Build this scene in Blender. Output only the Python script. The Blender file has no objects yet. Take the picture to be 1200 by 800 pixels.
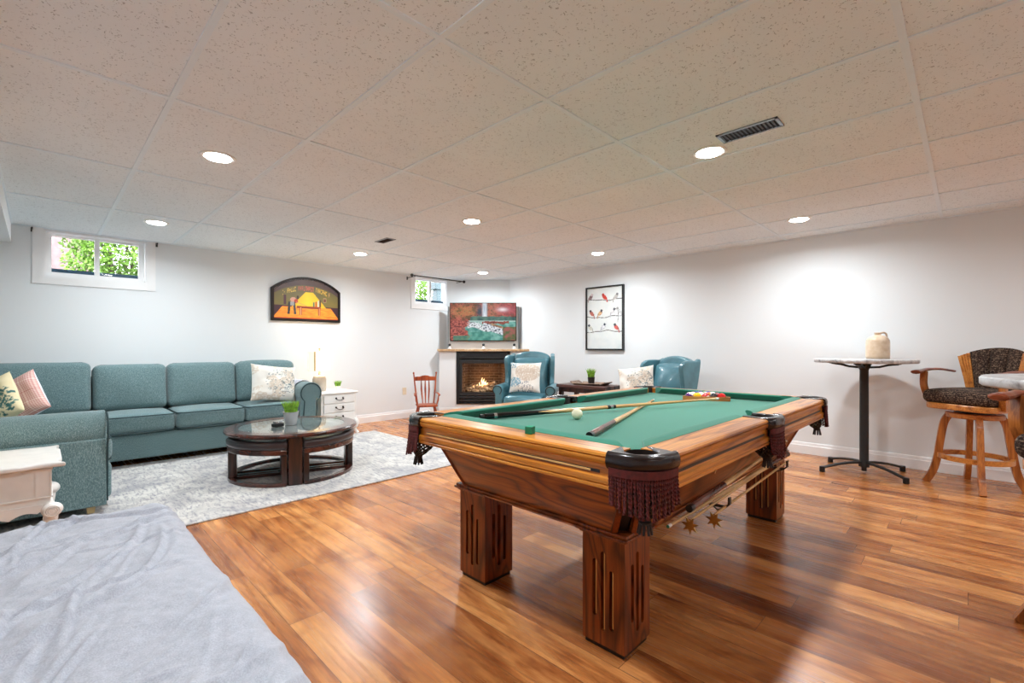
import bpy, math, random
from math import sin, cos, pi, radians as R
from mathutils import Vector, Matrix, noise as mn
random.seed(7)
SC = bpy.context.scene
COL = SC.collection

# ------------------------------------------------------------------ colour / nodes
def lin(c):
    return c/12.92 if c <= 0.04045 else ((c+0.055)/1.055)**2.4
def rgb(r, g, b):
    return (lin(r/255), lin(g/255), lin(b/255), 1.0)

class NT:
    def __init__(s, name):
        s.m = bpy.data.materials.new(name); s.m.use_nodes = True
        s.t = s.m.node_tree; s.b = s.t.nodes['Principled BSDF']
    def n(s, typ, **kw):
        nd = s.t.nodes.new(typ)
        for k, v in kw.items():
            if k.startswith('i_'):
                key = k[2:]
                key = int(key) if key.isdigit() else key.replace('_', ' ')
                nd.inputs[key].default_value = v
            else: setattr(nd, k, v)
        return nd
    def l(s, a, b): s.t.links.new(a, b)
    def coord(s, scale=(1, 1, 1), rot=(0, 0, 0), kind='Object', loc=(0, 0, 0)):
        tc = s.n('ShaderNodeTexCoord'); mp = s.n('ShaderNodeMapping')
        mp.inputs['Scale'].default_value = scale; mp.inputs['Rotation'].default_value = rot
        mp.inputs['Location'].default_value = loc
        s.l(tc.outputs[kind], mp.inputs['Vector']); return mp.outputs['Vector']
    def noise(s, vec, scale, detail=3, rough=.5, dist=0):
        nd = s.n('ShaderNodeTexNoise', i_Scale=scale, i_Detail=detail, i_Roughness=rough, i_Distortion=dist)
        s.l(vec, nd.inputs['Vector']); return nd.outputs['Fac']
    def ramp(s, fac, stops, interp='LINEAR'):
        r = s.n('ShaderNodeValToRGB'); r.color_ramp.interpolation = interp
        while len(r.color_ramp.elements) < len(stops): r.color_ramp.elements.new(.5)
        for e, (p, c) in zip(r.color_ramp.elements, stops):
            e.position = p; e.color = c
        s.l(fac, r.inputs[0]); return r.outputs['Color']
    def mix(s, fac, a, b, mode='MIX'):
        m = s.n('ShaderNodeMix', data_type='RGBA', blend_type=mode)
        for src, k in ((fac, 0), (a, 6), (b, 7)):
            if isinstance(src, (int, float)): m.inputs[k].default_value = src
            elif isinstance(src, tuple): m.inputs[k].default_value = src
            else: s.l(src, m.inputs[k])
        return m.outputs[2]
    def bump(s, h, strength=.3, dist=.01):
        b = s.n('ShaderNodeBump', i_Strength=strength, i_Distance=dist)
        s.l(h, b.inputs['Height']); s.l(b.outputs['Normal'], s.b.inputs['Normal'])
    def set(s, col=None, rough=None, metal=None, spec=None, **kw):
        if col is not None:
            if isinstance(col, tuple): s.b.inputs['Base Color'].default_value = col
            else: s.l(col, s.b.inputs['Base Color'])
        if rough is not None: s.b.inputs['Roughness'].default_value = rough
        if metal is not None: s.b.inputs['Metallic'].default_value = metal
        if spec is not None: s.b.inputs['Specular IOR Level'].default_value = spec
        for k, v in kw.items(): s.b.inputs[k.replace('_', ' ')].default_value = v
        return s.m

def plain(name, col, rough=.5, metal=0, spec=.5, var=.06, scale=12, bump=0, **kw):
    t = NT(name); v = t.coord()
    f = t.noise(v, scale, 3)
    d = tuple(c*(1-var*2) for c in col[:3])+(1,)
    u = tuple(min(1, c*(1+var)) for c in col[:3])+(1,)
    m = t.set(t.ramp(f, [(.3, d), (.7, u)]), rough, metal, spec, **kw)
    if bump: t.bump(t.noise(v, scale*4, 2), bump, .004)
    return m

def wood(name, dark, mid, light, axis=0, scale=1.0, rough=.35, rings=7.0, fine=1.0, coat=0.0, cross=9, detail=4, lo=.38):
    """grain runs along the axis"""
    t = NT(name)
    sc = [cross*scale]*3; sc[axis] = .9*scale
    v = t.coord(tuple(sc))
    n1 = t.noise(v, 1.0, detail, .45, .8)
    w = t.n('ShaderNodeMath', operation='MULTIPLY', i_1=rings); t.l(n1, w.inputs[0])
    fr = t.n('ShaderNodeMath', operation='PINGPONG', i_1=1.0); t.l(w.outputs[0], fr.inputs[0])
    c1 = t.ramp(fr.outputs[0], [(0, dark), (lo, mid), (1, light)])
    sc2 = [130*scale*fine]*3; sc2[axis] = 4*scale
    v2 = t.coord(tuple(sc2))
    n2 = t.noise(v2, 1.0, 3, .6)
    c2 = t.ramp(n2, [(.38, (.55, .45, .38, 1)), (.6, (1, 1, 1, 1))])
    c = t.mix(.75, c1, c2, 'MULTIPLY')
    m = t.set(c, rough, 0, .5)
    if coat: t.b.inputs['Coat Weight'].default_value = coat; t.b.inputs['Coat Roughness'].default_value = .12
    t.bump(n2, .12, .002)
    return m

def attr_mat(name, rough=.5, emit=0.0, fabric=0):
    t = NT(name)
    a = t.n('ShaderNodeVertexColor', layer_name='paint')
    t.set(a.outputs['Color'], rough)
    if emit:
        t.l(a.outputs['Color'], t.b.inputs['Emission Color']); t.b.inputs['Emission Strength'].default_value = emit
    if fabric: t.bump(t.noise(t.coord(), 350, 2), .4, .002)
    return t.m

# ------------------------------------------------------------------ mesh builder
class MB:
    def __init__(s): s.v = []; s.f = []; s.c = []
    def add(s, vs, fs, M=None):
        b = len(s.v)
        for p in vs:
            p = Vector(p)
            s.v.append(M @ p if M else p)
        s.f.extend(tuple(i+b for i in f) for f in fs)
    def box(s, c, d, M=None, taper=None):
        x, y, z = (d[0]/2, d[1]/2, d[2]/2)
        tx, ty = taper or (1, 1)       # bottom scale
        vs = [(-x*tx, -y*ty, -z), (x*tx, -y*ty, -z), (x*tx, y*ty, -z), (-x*tx, y*ty, -z), (-x, -y, z), (x, -y, z), (x, y, z), (-x, y, z)]
        vs = [(a+c[0], b+c[1], e+c[2]) for a, b, e in vs]
        s.add(vs, [(3, 2, 1, 0), (4, 5, 6, 7), (0, 1, 5, 4), (1, 2, 6, 5), (2, 3, 7, 6), (3, 0, 4, 7)], M); return s
    def bb(s, x0, x1, y0, y1, z0, z1, M=None):
        return s.box(((x0+x1)/2, (y0+y1)/2, (z0+z1)/2), (x1-x0, y1-y0, z1-z0), M)
    def prism(s, poly, a0, a1, axis='z', M=None):
        """poly of 2D points, extruded along the axis"""
        def P(u, v, a):
            return {'z': (u, v, a), 'y': (u, a, v), 'x': (a, u, v)}[axis]
        n = len(poly)
        vs = [P(u, v, a0) for u, v in poly]+[P(u, v, a1) for u, v in poly]
        fs = [tuple(range(n))[::-1], tuple(range(n, 2*n))]+[(i, (i+1) % n, (i+1) % n+n, i+n) for i in range(n)]
        s.add(vs, fs, M); return s
    def lathe(s, prof, c=(0, 0, 0), seg=24, M=None, sx=1, sy=1, cap=True):
        vs = []; fs = []
        for r, z in prof:
            for k in range(seg):
                a = 2*pi*k/seg
                vs.append((c[0]+r*cos(a)*sx, c[1]+r*sin(a)*sy, c[2]+z))
        n = len(prof)
        for i in range(n-1):
            for k in range(seg):
                k2 = (k+1) % seg
                fs.append((i*seg+k, i*seg+k2, (i+1)*seg+k2, (i+1)*seg+k))
        if cap:
            fs.append(tuple(range(seg))[::-1]); fs.append(tuple((n-1)*seg+k for k in range(seg)))
        s.add(vs, fs, M); return s
    def tube(s, pts, r, seg=8, closed=False, M=None, sq=None):
        pts = [Vector(p) for p in pts]; n = len(pts)
        rs = r if isinstance(r, (list, tuple)) else [r]*n
        vs = []; fs = []; up = None
        for i, p in enumerate(pts):
            if closed: t = pts[(i+1) % n]-pts[i-1]
            else: t = pts[min(i+1, n-1)]-pts[max(i-1, 0)]
            if t.length < 1e-9: t = Vector((0, 0, 1))
            t.normalize()
            if up is None:
                up = Vector((0, 0, 1)) if abs(t.z) < .9 else Vector((1, 0, 0))
            a = t.cross(up)
            if a.length < 1e-6: a = t.cross(Vector((0, 1, 0)))
            a.normalize(); b = a.cross(t).normalized(); up = b
            ra, rb = (rs[i], rs[i]) if sq is None else (rs[i]*sq[0], rs[i]*sq[1])
            for k in range(seg):
                an = 2*pi*(k+.5)/seg
                if sq is not None and seg == 4:
                    q = 1.41421
                else: q = 1
                vs.append(p+a*cos(an)*ra*q+b*sin(an)*rb*q)
        m = n if closed else n-1
        for i in range(m):
            for k in range(seg):
                k2 = (k+1) % seg; j = (i+1) % n
                fs.append((i*seg+k, i*seg+k2, j*seg+k2, j*seg+k))
        if not closed:
            fs.append(tuple(range(seg))[::-1]); fs.append(tuple((n-1)*seg+k for k in range(seg)))
        s.add(vs, fs, M); return s
    def sphere(s, c, r, seg=20, rings=12, M=None, sc=(1, 1, 1)):
        prof = [(r*sin(pi*i/rings), -r*cos(pi*i/rings)) for i in range(rings+1)]
        prof[0] = (1e-4*r, -r); prof[-1] = (1e-4*r, r)
        b = len(s.v)
        s.lathe(prof, (0, 0, 0), seg)
        for i in range(b, len(s.v)):
            p = s.v[i]; q = Vector((p.x*sc[0]+c[0], p.y*sc[1]+c[1], p.z*sc[2]+c[2]))
            s.v[i] = M @ q if M else q
        return s
    def softbox(s, c, d, r=.04, crown=(0, 0, 0), n=8, M=None, fn=None):
        h = [x/2 for x in d]
        def axis_pts(hh):
            rr = min(r, hh*.98); e = [0, .12, .35, .65, 1]
            edge = [-hh+rr*q for q in e]
            mid = [-hh+rr+(2*hh-2*rr)*k/n for k in range(1, n)]
            return edge+mid+[-q for q in edge[::-1]]
        A = [axis_pts(x) for x in h]
        def tr(p):
            q = []
            for i in range(3):
                rr = min(r, min(h)*.98)
                lim = h[i]-rr
                q.append(max(-lim, min(lim, p[i])))
            dlt = Vector([p[i]-q[i] for i in range(3)])
            rr = min(r, min(h)*.98)
            if dlt.length > 1e-9: dlt = dlt.normalized()*rr
            o = Vector(q)+dlt
            u = [max(-1, min(1, o[i]/h[i])) for i in range(3)]
            o.z += crown[2]*u[2]*(1-u[0]**2)*(1-u[1]**2)
            o.y += crown[1]*u[1]*(1-u[0]**2)*(1-u[2]**2)
            o.x += crown[0]*u[0]*(1-u[1]**2)*(1-u[2]**2)
            if fn: o = fn(o, u)
            return (o.x+c[0], o.y+c[1], o.z+c[2])
        for ax in range(3):
            u, v = [(1, 2), (2, 0), (0, 1)][ax]
            for sg in (-1, 1):
                vs = []
                for a in A[u]:
                    for b in A[v]:
                        p = [0, 0, 0]; p[ax] = sg*h[ax]; p[u] = a; p[v] = b
                        vs.append(tr(p))
                nv = len(A[v]); fs = []
                for i in range(len(A[u])-1):
                    for j in range(nv-1):
                        f = (i*nv+j, (i+1)*nv+j, (i+1)*nv+j+1, i*nv+j+1)
                        fs.append(f if sg > 0 else f[::-1])
                s.add(vs, fs, M)
        return s
    def pillow(s, w, h, t, n=18, M=None, cfn=None):
        """throw pillow in the XZ plane, thickness along Y"""
        for sg in (-1, 1):
            vs = []; fs = []
            for i in range(n+1):
                for j in range(n+1):
                    u = -1+2*i/n; v = -1+2*j/n
                    k = ((1-u**4)*(1-v**4))**.55
                    px = u*w/2*(1-.07*(1-abs(v)**3)*abs(u)**2*1.0+.0)
                    pz = v*h/2*(1-.07*(1-abs(u)**3)*abs(v)**2)
                    wr = .012*mn.noise(Vector((u*2.3, v*2.3, sg*3+w*9)))
                    vs.append((px, sg*(t/2*k+wr*k), pz))
                    if cfn: s.c.append(cfn((u+1)/2, (v+1)/2) if sg < 0 else cfn(.03, .5))
            for i in range(n):
                for j in range(n):
                    f = (i*(n+1)+j, (i+1)*(n+1)+j, (i+1)*(n+1)+j+1, i*(n+1)+j+1)
                    fs.append(f if sg < 0 else f[::-1])
            s.add(vs, fs, M)
        return s
    def build(s, name, mat, parent=None, smooth=35, bevel=0, bseg=2, weld=True, mods=None, loc=None):
        me = bpy.data.meshes.new(name)
        me.from_pydata([tuple(v) for v in s.v], [], s.f); me.update()
        if s.c:
            at = me.color_attributes.new('paint', 'FLOAT_COLOR', 'POINT')
            for i, c in enumerate(s.c): at.data[i].color = (c[0], c[1], c[2], 1)
        if weld and not s.c:
            import bmesh
            bm = bmesh.new(); bm.from_mesh(me)
            bmesh.ops.remove_doubles(bm, verts=bm.verts, dist=1e-5)
            bmesh.ops.recalc_face_normals(bm, faces=bm.faces)
            bm.to_mesh(me); bm.free()
        if smooth:
            for p in me.polygons: p.use_smooth = True
            me.set_sharp_from_angle(angle=R(smooth))
        me.materials.append(mat)
        o = bpy.data.objects.new(name, me); COL.objects.link(o)
        if parent: o.parent = parent
        if loc: o.location = loc
        if bevel:
            b = o.modifiers.new('bevel', 'BEVEL'); b.width = bevel; b.segments = bseg; b.limit_method = 'ANGLE'; b.angle_limit = R(40)
            b.harden_normals = False
        return o

def thing(name, label, cat, loc=(0, 0, 0), rz=0, group=None):
    o = bpy.data.objects.new(name, None); COL.objects.link(o)
    o.empty_display_size = .1
    o.location = loc; o.rotation_euler = (0, 0, R(rz))
    o['label'] = label; o['category'] = cat
    if group: o['group'] = group
    return o
def tag(o, label, cat, group=None):
    o['label'] = label; o['category'] = cat
    if group: o['group'] = group
    return o
def struct(o): o['kind'] = 'structure'; return o
def kids(o): return [c for c in bpy.data.objects if c.parent == o]
def dup(o, loc=None, rz=None, label=None, group=None, parent=None):
    c = o.copy(); COL.objects.link(c); c.parent = parent
    if loc is not None: c.location = loc
    if rz is not None: c.rotation_euler = (0, 0, R(rz))
    if label: c['label'] = label
    if group: c['group'] = group
    for k in kids(o): dup(k, parent=c)
    return c
def T(x=0, y=0, z=0): return Matrix.Translation((x, y, z))
def RX(a): return Matrix.Rotation(R(a), 4, 'X')
def RY(a): return Matrix.Rotation(R(a), 4, 'Y')
def RZ(a): return Matrix.Rotation(R(a), 4, 'Z')
def rrect(x0, x1, y0, y1, r, n=5):
    pts = []
    for cx, cy, a0 in ((x1-r, y1-r, 0), (x0+r, y1-r, 90), (x0+r, y0+r, 180), (x1-r, y0+r, 270)):
        for k in range(n+1):
            a = R(a0+90*k/n); pts.append((cx+r*cos(a), cy+r*sin(a)))
    return pts
def arc(cx, cy, r, a0, a1, n=10):
    return [(cx+r*cos(R(a0+(a1-a0)*k/n)), cy+r*sin(R(a0+(a1-a0)*k/n))) for k in range(n+1)]
def spline(ps, n=8):
    """Catmull-Rom"""
    ps = [Vector(p) for p in ps]; out = []
    P = [ps[0]*2-ps[1]]+ps+[ps[-1]*2-ps[-2]]
    for i in range(1, len(P)-2):
        for k in range(n):
            t = k/n; a, b, c, d = P[i-1], P[i], P[i+1], P[i+2]
            out.append(.5*((2*b)+(c-a)*t+(2*a-5*b+4*c-d)*t*t+(3*b-a-3*c+d)*t**3))
    out.append(ps[-1]); return out

# ------------------------------------------------------------------ materials
M = {}
t = NT('wall_paint'); v = t.coord()
t.set(t.ramp(t.noise(v, .7, 2), [(.3, rgb(226, 230, 232)), (.7, rgb(230, 234, 236))]), .75, 0, .3)
t.bump(t.noise(v, 180, 2), .08, .001); M['wall'] = t.m
M['trim'] = plain('white_trim_paint', rgb(240, 240, 240), .4, var=.01)
M['white'] = plain('white_lacquer', rgb(236, 234, 230), .35, var=.02)
M['cream'] = plain('cream_lacquer', rgb(234, 232, 228), .4, var=.03)
# ceiling tiles
t = NT('ceiling_tile'); v = t.coord()
base = t.ramp(t.noise(v, 1.3, 3), [(.3, rgb(234, 241, 245)), (.7, rgb(241, 247, 250))])
vs = t.coord((1, 1, 1))
dn = t.n('ShaderNodeTexNoise', i_Scale=55.0, i_Detail=2.0); t.l(vs, dn.inputs['Vector'])
vm = t.n('ShaderNodeVectorMath', operation='MULTIPLY_ADD'); t.l(dn.outputs['Color'], vm.inputs[0]); vm.inputs[1].default_value = (.035, .035, 0); t.l(vs, vm.inputs[2])
vo = t.n('ShaderNodeTexVoronoi', i_Scale=92.0, i_Randomness=1.0); t.l(vm.outputs[0], vo.inputs['Vector'])
hole = t.ramp(vo.outputs['Distance'], [(.0, (1, 1, 1, 1)), (.2, (1, 1, 1, 1)), (.29, (0, 0, 0, 1))])
sel = t.ramp(t.noise(v, 38, 2), [(.42, (0, 0, 0, 1)), (.52, (1, 1, 1, 1))])
hm = t.mix(1.0, hole, sel, 'MULTIPLY')
hf = t.n('ShaderNodeMath', operation='MULTIPLY', i_1=.55); t.l(hm, hf.inputs[0])
t.set(t.mix(hf.outputs[0], base, rgb(112, 116, 120)), .9, 0, .2)
iv = t.n('ShaderNodeInvert'); t.l(hm, iv.inputs['Color']); t.bump(iv.outputs[0], .5, .003); M['tile'] = t.m
M['grid'] = plain('ceiling_grid_metal', rgb(232, 243, 250), .45, var=.01)
# laminate floor, planks run along Y
t = NT('laminate_floor'); v = t.coord((1, 1, 1), (0, 0, R(90)))
br = t.n('ShaderNodeTexBrick', offset=0.0, i_Scale=1.0, i_Brick_Width=1.25, i_Row_Height=.14, i_Mortar_Size=.0012, i_Mortar_Smooth=.3, i_Bias=0.0)
br.inputs['Color1'].default_value = (0, 0, 0, 1); br.inputs['Color2'].default_value = (1, 1, 1, 1); br.inputs['Mortar'].default_value = (.5, .5, .5, 1)
sx_ = t.n('ShaderNodeSeparateXYZ'); t.l(v, sx_.inputs[0])
rw = t.n('ShaderNodeMath', operation='DIVIDE', i_1=.14); t.l(sx_.outputs[1], rw.inputs[0])
rf = t.n('ShaderNodeMath', operation='FLOOR'); t.l(rw.outputs[0], rf.inputs[0])
wn = t.n('ShaderNodeTexWhiteNoise', noise_dimensions='1D'); t.l(rf.outputs[0], wn.inputs['W'])
ws = t.n('ShaderNodeMath', operation='MULTIPLY_ADD', i_1=1.25); t.l(wn.outputs['Value'], ws.inputs[0]); t.l(sx_.outputs[0], ws.inputs[2])
cx2 = t.n('ShaderNodeCombineXYZ'); t.l(ws.outputs[0], cx2.inputs[0]); t.l(sx_.outputs[1], cx2.inputs[1])
t.l(cx2.outputs[0], br.inputs['Vector'])
sep = t.n('ShaderNodeSeparateColor'); t.l(br.outputs['Color'], sep.inputs[0])
off = t.n('ShaderNodeMath', operation='MULTIPLY', i_1=37.0); t.l(sep.outputs[0], off.inputs[0])
cb = t.n('ShaderNodeCombineXYZ'); t.l(off.outputs[0], cb.inputs[2]); t.l(off.outputs[0], cb.inputs[1])
def plank_noise(sc, scale, det, dist):
    vv = t.coord(sc); ad = t.n('ShaderNodeVectorMath', operation='ADD'); t.l(vv, ad.inputs[0]); t.l(cb.outputs[0], ad.inputs[1])
    return t.noise(ad.outputs[0], scale, det, .6, dist)
n1 = plank_noise((9, 1.1, 1), 1.0, 5, 1.1)
n2 = plank_noise((60, 2.2, 1), 1.0, 4, .3)
n3 = plank_noise((3, 1.6, 1), 1.6, 2, 1.5)
g1 = t.ramp(n1, [(.28, rgb(140, 84, 46)), (.42, rgb(206, 140, 84)), (.55, rgb(234, 174, 112)), (.75, rgb(246, 196, 138))])
tone = t.ramp(sep.outputs[0], [(0, rgb(186, 160, 140)), (.45, rgb(228, 208, 190)), (1, rgb(255, 246, 232))])
g2 = t.mix(1.0, g1, tone, 'MULTIPLY')
g3 = t.mix(.55, g2, t.ramp(n2, [(.35, rgb(176, 152, 130)), (.6, rgb(255, 250, 245))]), 'MULTIPLY')
g4 = t.mix(.5, g3, t.ramp(n3, [(.32, rgb(165, 125, 100)), (.5, rgb(255, 255, 255))]), 'MULTIPLY')
gm = t.mix(br.outputs['Fac'], g4, rgb(96, 58, 36))
t.set(gm, .27, 0, .55)
rr = t.ramp(n2, [(.3, (.31, .31, .31, 1)), (.7, (.21, .21, .21, 1))]); t.l(rr, t.b.inputs['Roughness'])
t.bump(n2, .06, .001); M['floor'] = t.m
# rug
t = NT('rug_pile'); v = t.coord()
a = t.noise(v, 3.2, 6, .65, 1.2); b = t.noise(t.coord((30, 7, 1)), 1.6, 5, .7, .5); c = t.noise(v, 110, 3, .6)
c0 = t.ramp(a, [(.36, rgb(176, 174, 176)), (.48, rgb(202, 199, 195)), (.62, rgb(222, 219, 213))])
c1 = t.mix(t.ramp(b, [(.48, (0, 0, 0, 1)), (.64, (.8, .8, .8, 1))]), c0, rgb(140, 140, 150))
c2 = t.mix(.35, c1, t.ramp(c, [(.3, (.55, .55, .55, 1)), (.65, (1, 1, 1, 1))]), 'MULTIPLY')
t.set(c2, .95, 0, .1); t.bump(c, .6, .006); M['rug'] = t.m
# sofa fabric
def fabric(name, dark, mid, light, sc=160, stretch=(1, 1, .35), bump=.35):
    t = NT(name); v = t.coord(stretch); a = t.noise(v, sc, 4, .75); b = t.noise(t.coord(), 3.0, 3)
    c = t.ramp(a, [(.33, dark), (.5, mid), (.68, light)])
    c = t.mix(.3, c, t.ramp(b, [(.3, (.7, .72, .74, 1)), (.7, (1, 1, 1, 1))]), 'MULTIPLY')
    t.set(c, .85, 0, .25, Sheen_Weight=.25); t.bump(a, bump, .002); return t.m
M['sofa'] = fabric('teal_tweed', rgb(70, 95, 99), rgb(100, 127, 130), rgb(152, 172, 173), sc=300)
M['piping'] = plain('dark_teal_cord', rgb(38, 62, 66), .8)
M['leather'] = plain('blue_leather', rgb(78, 124, 136), .3, var=.12, scale=6, bump=.1, Coat_Weight=.12)
M['gold'] = plain('pale_wood_foot', rgb(205, 180, 130), .4)
# woods
M['oak_x'] = wood('oak_rail_x', rgb(150, 82, 20), rgb(208, 130, 38), rgb(224, 150, 58), 0, 1.1, .3, 7, coat=.2)
M['oak_y'] = wood('oak_rail_y', rgb(150, 82, 20), rgb(208, 130, 38), rgb(224, 150, 58), 1, 1.1, .3, 7, coat=.2)
M['cab_x'] = wood('oak_cabinet_x', rgb(92, 42, 12), rgb(156, 84, 28), rgb(170, 96, 36), 0, 1, .32, 24, coat=.15, cross=3.6, detail=1, lo=.5)
M['cab_y'] = wood('oak_cabinet_y', rgb(92, 42, 12), rgb(156, 84, 28), rgb(170, 96, 36), 1, 1, .32, 24, coat=.15, cross=3.6, detail=1, lo=.5)
M['leg_z'] = wood('oak_leg', rgb(80, 34, 10), rgb(138, 66, 24), rgb(150, 78, 30), 2, 1.3, .32, 20, coat=.15, cross=4.5, detail=1, lo=.5)
M['stool_z'] = wood('stool_oak_z', rgb(136, 74, 26), rgb(176, 104, 42), rgb(196, 124, 56), 2, 1.5, .35, 6, coat=.2)
M['stool_y'] = wood('stool_oak_y', rgb(154, 88, 30), rgb(200, 126, 52), rgb(214, 144, 66), 1, 1.5, .35, 6, coat=.2)
M['stool_arm'] = wood('stool_arm_wood', rgb(92, 36, 20), rgb(134, 62, 36), rgb(150, 76, 44), 0, 1.5, .3, 6, coat=.3)
M['cherry'] = wood('cherry_wood', rgb(134, 52, 22), rgb(170, 76, 36), rgb(188, 94, 48), 2, 2, .35, 5)
M['espresso'] = wood('espresso_wood', rgb(28, 14, 12), rgb(52, 26, 20), rgb(76, 38, 28), 2, 1.5, .28, 5, coat=.3)
M['espresso_x'] = wood('espresso_wood_x', rgb(38, 18, 14), rgb(66, 32, 24), rgb(92, 46, 34), 0, 1.5, .25, 5, coat=.4)
M['darkleather'] = plain('dark_brown_leather', rgb(52, 42, 44), .3, var=.1, Coat_Weight=.3)
M['walnut'] = wood('dark_walnut', rgb(46, 26, 24), rgb(78, 48, 44), rgb(100, 66, 60), 1, 1.5, .35, 5)
M['tray'] = wood('tray_wood', rgb(98, 78, 66), rgb(136, 112, 96), rgb(156, 132, 112), 1, 1.5, .5, 5)
M['mantel'] = wood('mantel_wood', rgb(196, 158, 116), rgb(216, 184, 144), rgb(226, 198, 160), 0, 1, .4, 4)
M['cue_light'] = wood('maple', rgb(206, 160, 100), rgb(226, 186, 128), rgb(236, 202, 150), 0, 1, .25, 4)
M['cue_brown'] = wood('rosewood', rgb(80, 46, 40), rgb(124, 82, 72), rgb(150, 110, 98), 0, 2, .25, 5)
M['rackwood'] = wood('rack_wood', rgb(160, 96, 44), rgb(198, 132, 68), rgb(212, 150, 84), 0, 2, .35, 5)
M['inlay'] = plain('pale_inlay', rgb(222, 176, 108), .35)  # rail inlay colour, also the painted light in the leg slots
M['black'] = plain('black_satin', rgb(18, 18, 19), .35, var=.1)
M['blackmetal'] = plain('black_powdercoat', rgb(30, 30, 31), .4, 0, .5)
M['blackgloss'] = plain('black_gloss', rgb(12, 12, 13), .12)
M['pocket'] = plain('pocket_leather', rgb(26, 14, 14), .25, var=.15, scale=30, Coat_Weight=.2)
M['fringe'] = plain('maroon_cord', rgb(92, 26, 24), .7, var=.25, scale=60)
M['netleather'] = plain('net_leather', rgb(34, 24, 22), .5)
M['brass'] = plain('brass', rgb(190, 150, 80), .3, .9)
M['chrome'] = plain('chrome', rgb(200, 200, 202), .2, 1.0)
M['tin'] = plain('galvanised_tin', rgb(226, 228, 232), .2, .6, var=.1, scale=5)
M['bronze'] = plain('dark_bronze', rgb(42, 36, 34), .4, .6)
M['grass'] = plain('grass_green', rgb(138, 190, 62), .6, var=.35, scale=50, Subsurface_Weight=.05)
M['soil'] = plain('dark_soil', rgb(46, 34, 26), .95)
# felt
t = NT('green_felt'); v = t.coord(); a = t.noise(v, 600, 2)
t.set(t.ramp(a, [(.3, rgb(34, 112, 92)), (.7, rgb(46, 130, 108))]), .95, 0, .15, Sheen_Weight=.3)
t.bump(a, .2, .0006); M['felt'] = t.m
M['chalk'] = plain('green_chalk_paper', rgb(20, 120, 84), .7, var=.15)
# marble
t = NT('grey_marble'); v = t.coord(); a = t.noise(v, 9, 6, .65, 1.5)
t.set(t.ramp(a, [(.32, rgb(120, 118, 120)), (.48, rgb(186, 184, 184)), (.7, rgb(220, 219, 218))]), .3); M['marble'] = t.m
# crock
t = NT('stoneware'); v = t.coord(); a = t.noise(v, 14, 4)
t.set(t.ramp(a, [(.3, rgb(196, 166, 136)), (.7, rgb(222, 202, 178))]), .35, 0, .5, Coat_Weight=.3); M['crock'] = t.m
# tapestry fabric of the stools
t = NT('woven_tapestry'); v = t.coord()
w1 = t.n('ShaderNodeTexWave', wave_type='BANDS', bands_direction='Z', i_Scale=22.0, i_Distortion=1.0, i_Detail=1.0); t.l(v, w1.inputs['Vector'])
na = t.noise(t.coord((150, 150, 60)), 1.0, 3, .6); nb = t.noise(t.coord((70, 70, 190)), 1.0, 3, .6)
x = t.mix(.5, na, nb, 'MIX'); x = t.mix(.06, x, w1.outputs['Color'], 'MIX')
n = t.noise(v, 260, 2)
t.set(t.ramp(x, [(.42, rgb(30, 22, 20)), (.52, rgb(66, 50, 42)), (.64, rgb(150, 126, 104))]), .9, 0, .2)
t.bump(n, .5, .003); M['tapestry'] = t.m
# sheet
t = NT('grey_sheet'); v = t.coord(); a = t.noise(t.coord((200, 200, 200)), 1.6, 2)
b = t.noise(v, 45, 4, .6)
c = t.mix(.5, t.ramp(a, [(.3, rgb(160, 163, 174)), (.7, rgb(184, 187, 196))]), t.ramp(b, [(.3, rgb(225, 225, 225)), (.6, rgb(255, 255, 255))]), 'MULTIPLY')
t.set(c, .85, 0, .2, Sheen_Weight=.3); t.bump(b, .25, .004); M['sheet'] = t.m
M['mattress'] = plain('mattress_ticking', rgb(214, 212, 208), .9)
M['throw'] = plain('pale_throw', rgb(206, 210, 222), .9, bump=.4)
# lamp shades, bulbs, glass
t = NT('lamp_shade_lit'); t.set(rgb(250, 236, 206), .8)
t.b.inputs['Emission Color'].default_value = rgb(255, 226, 178); t.b.inputs['Emission Strength'].default_value = .9; M['shade'] = t.m
M['shade_seam'] = plain('shade_seam', rgb(214, 190, 150), .8)
t = NT('downlight_lens'); t.set(rgb(255, 255, 255), .5)
t.b.inputs['Emission Color'].default_value = (1, .98, .96, 1); t.b.inputs['Emission Strength'].default_value = 50; M['lens'] = t.m
t = NT('clear_glass'); tb = t.n('ShaderNodeBsdfTransparent'); gb = t.n('ShaderNodeBsdfGlossy', i_Roughness=.02); mx = t.n('ShaderNodeMixShader', i_0=.012)
t.l(tb.outputs[0], mx.inputs[1]); t.l(gb.outputs[0], mx.inputs[2]); t.l(mx.outputs[0], t.t.nodes['Material Output'].inputs['Surface']); M['pane'] = t.m
t = NT('table_glass'); t.set(rgb(226, 240, 236), .03, 0, .6, Transmission_Weight=.85, IOR=1.45); M['tglass'] = t.m
t = NT('flame'); a = t.noise(t.coord((1, 1, .5)), 14, 3)
t.l(t.ramp(a, [(.3, rgb(255, 130, 40)), (.7, rgb(255, 225, 150))]), t.b.inputs['Emission Color']); t.b.inputs['Emission Strength'].default_value = 2.4; M['flame'] = t.m
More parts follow.
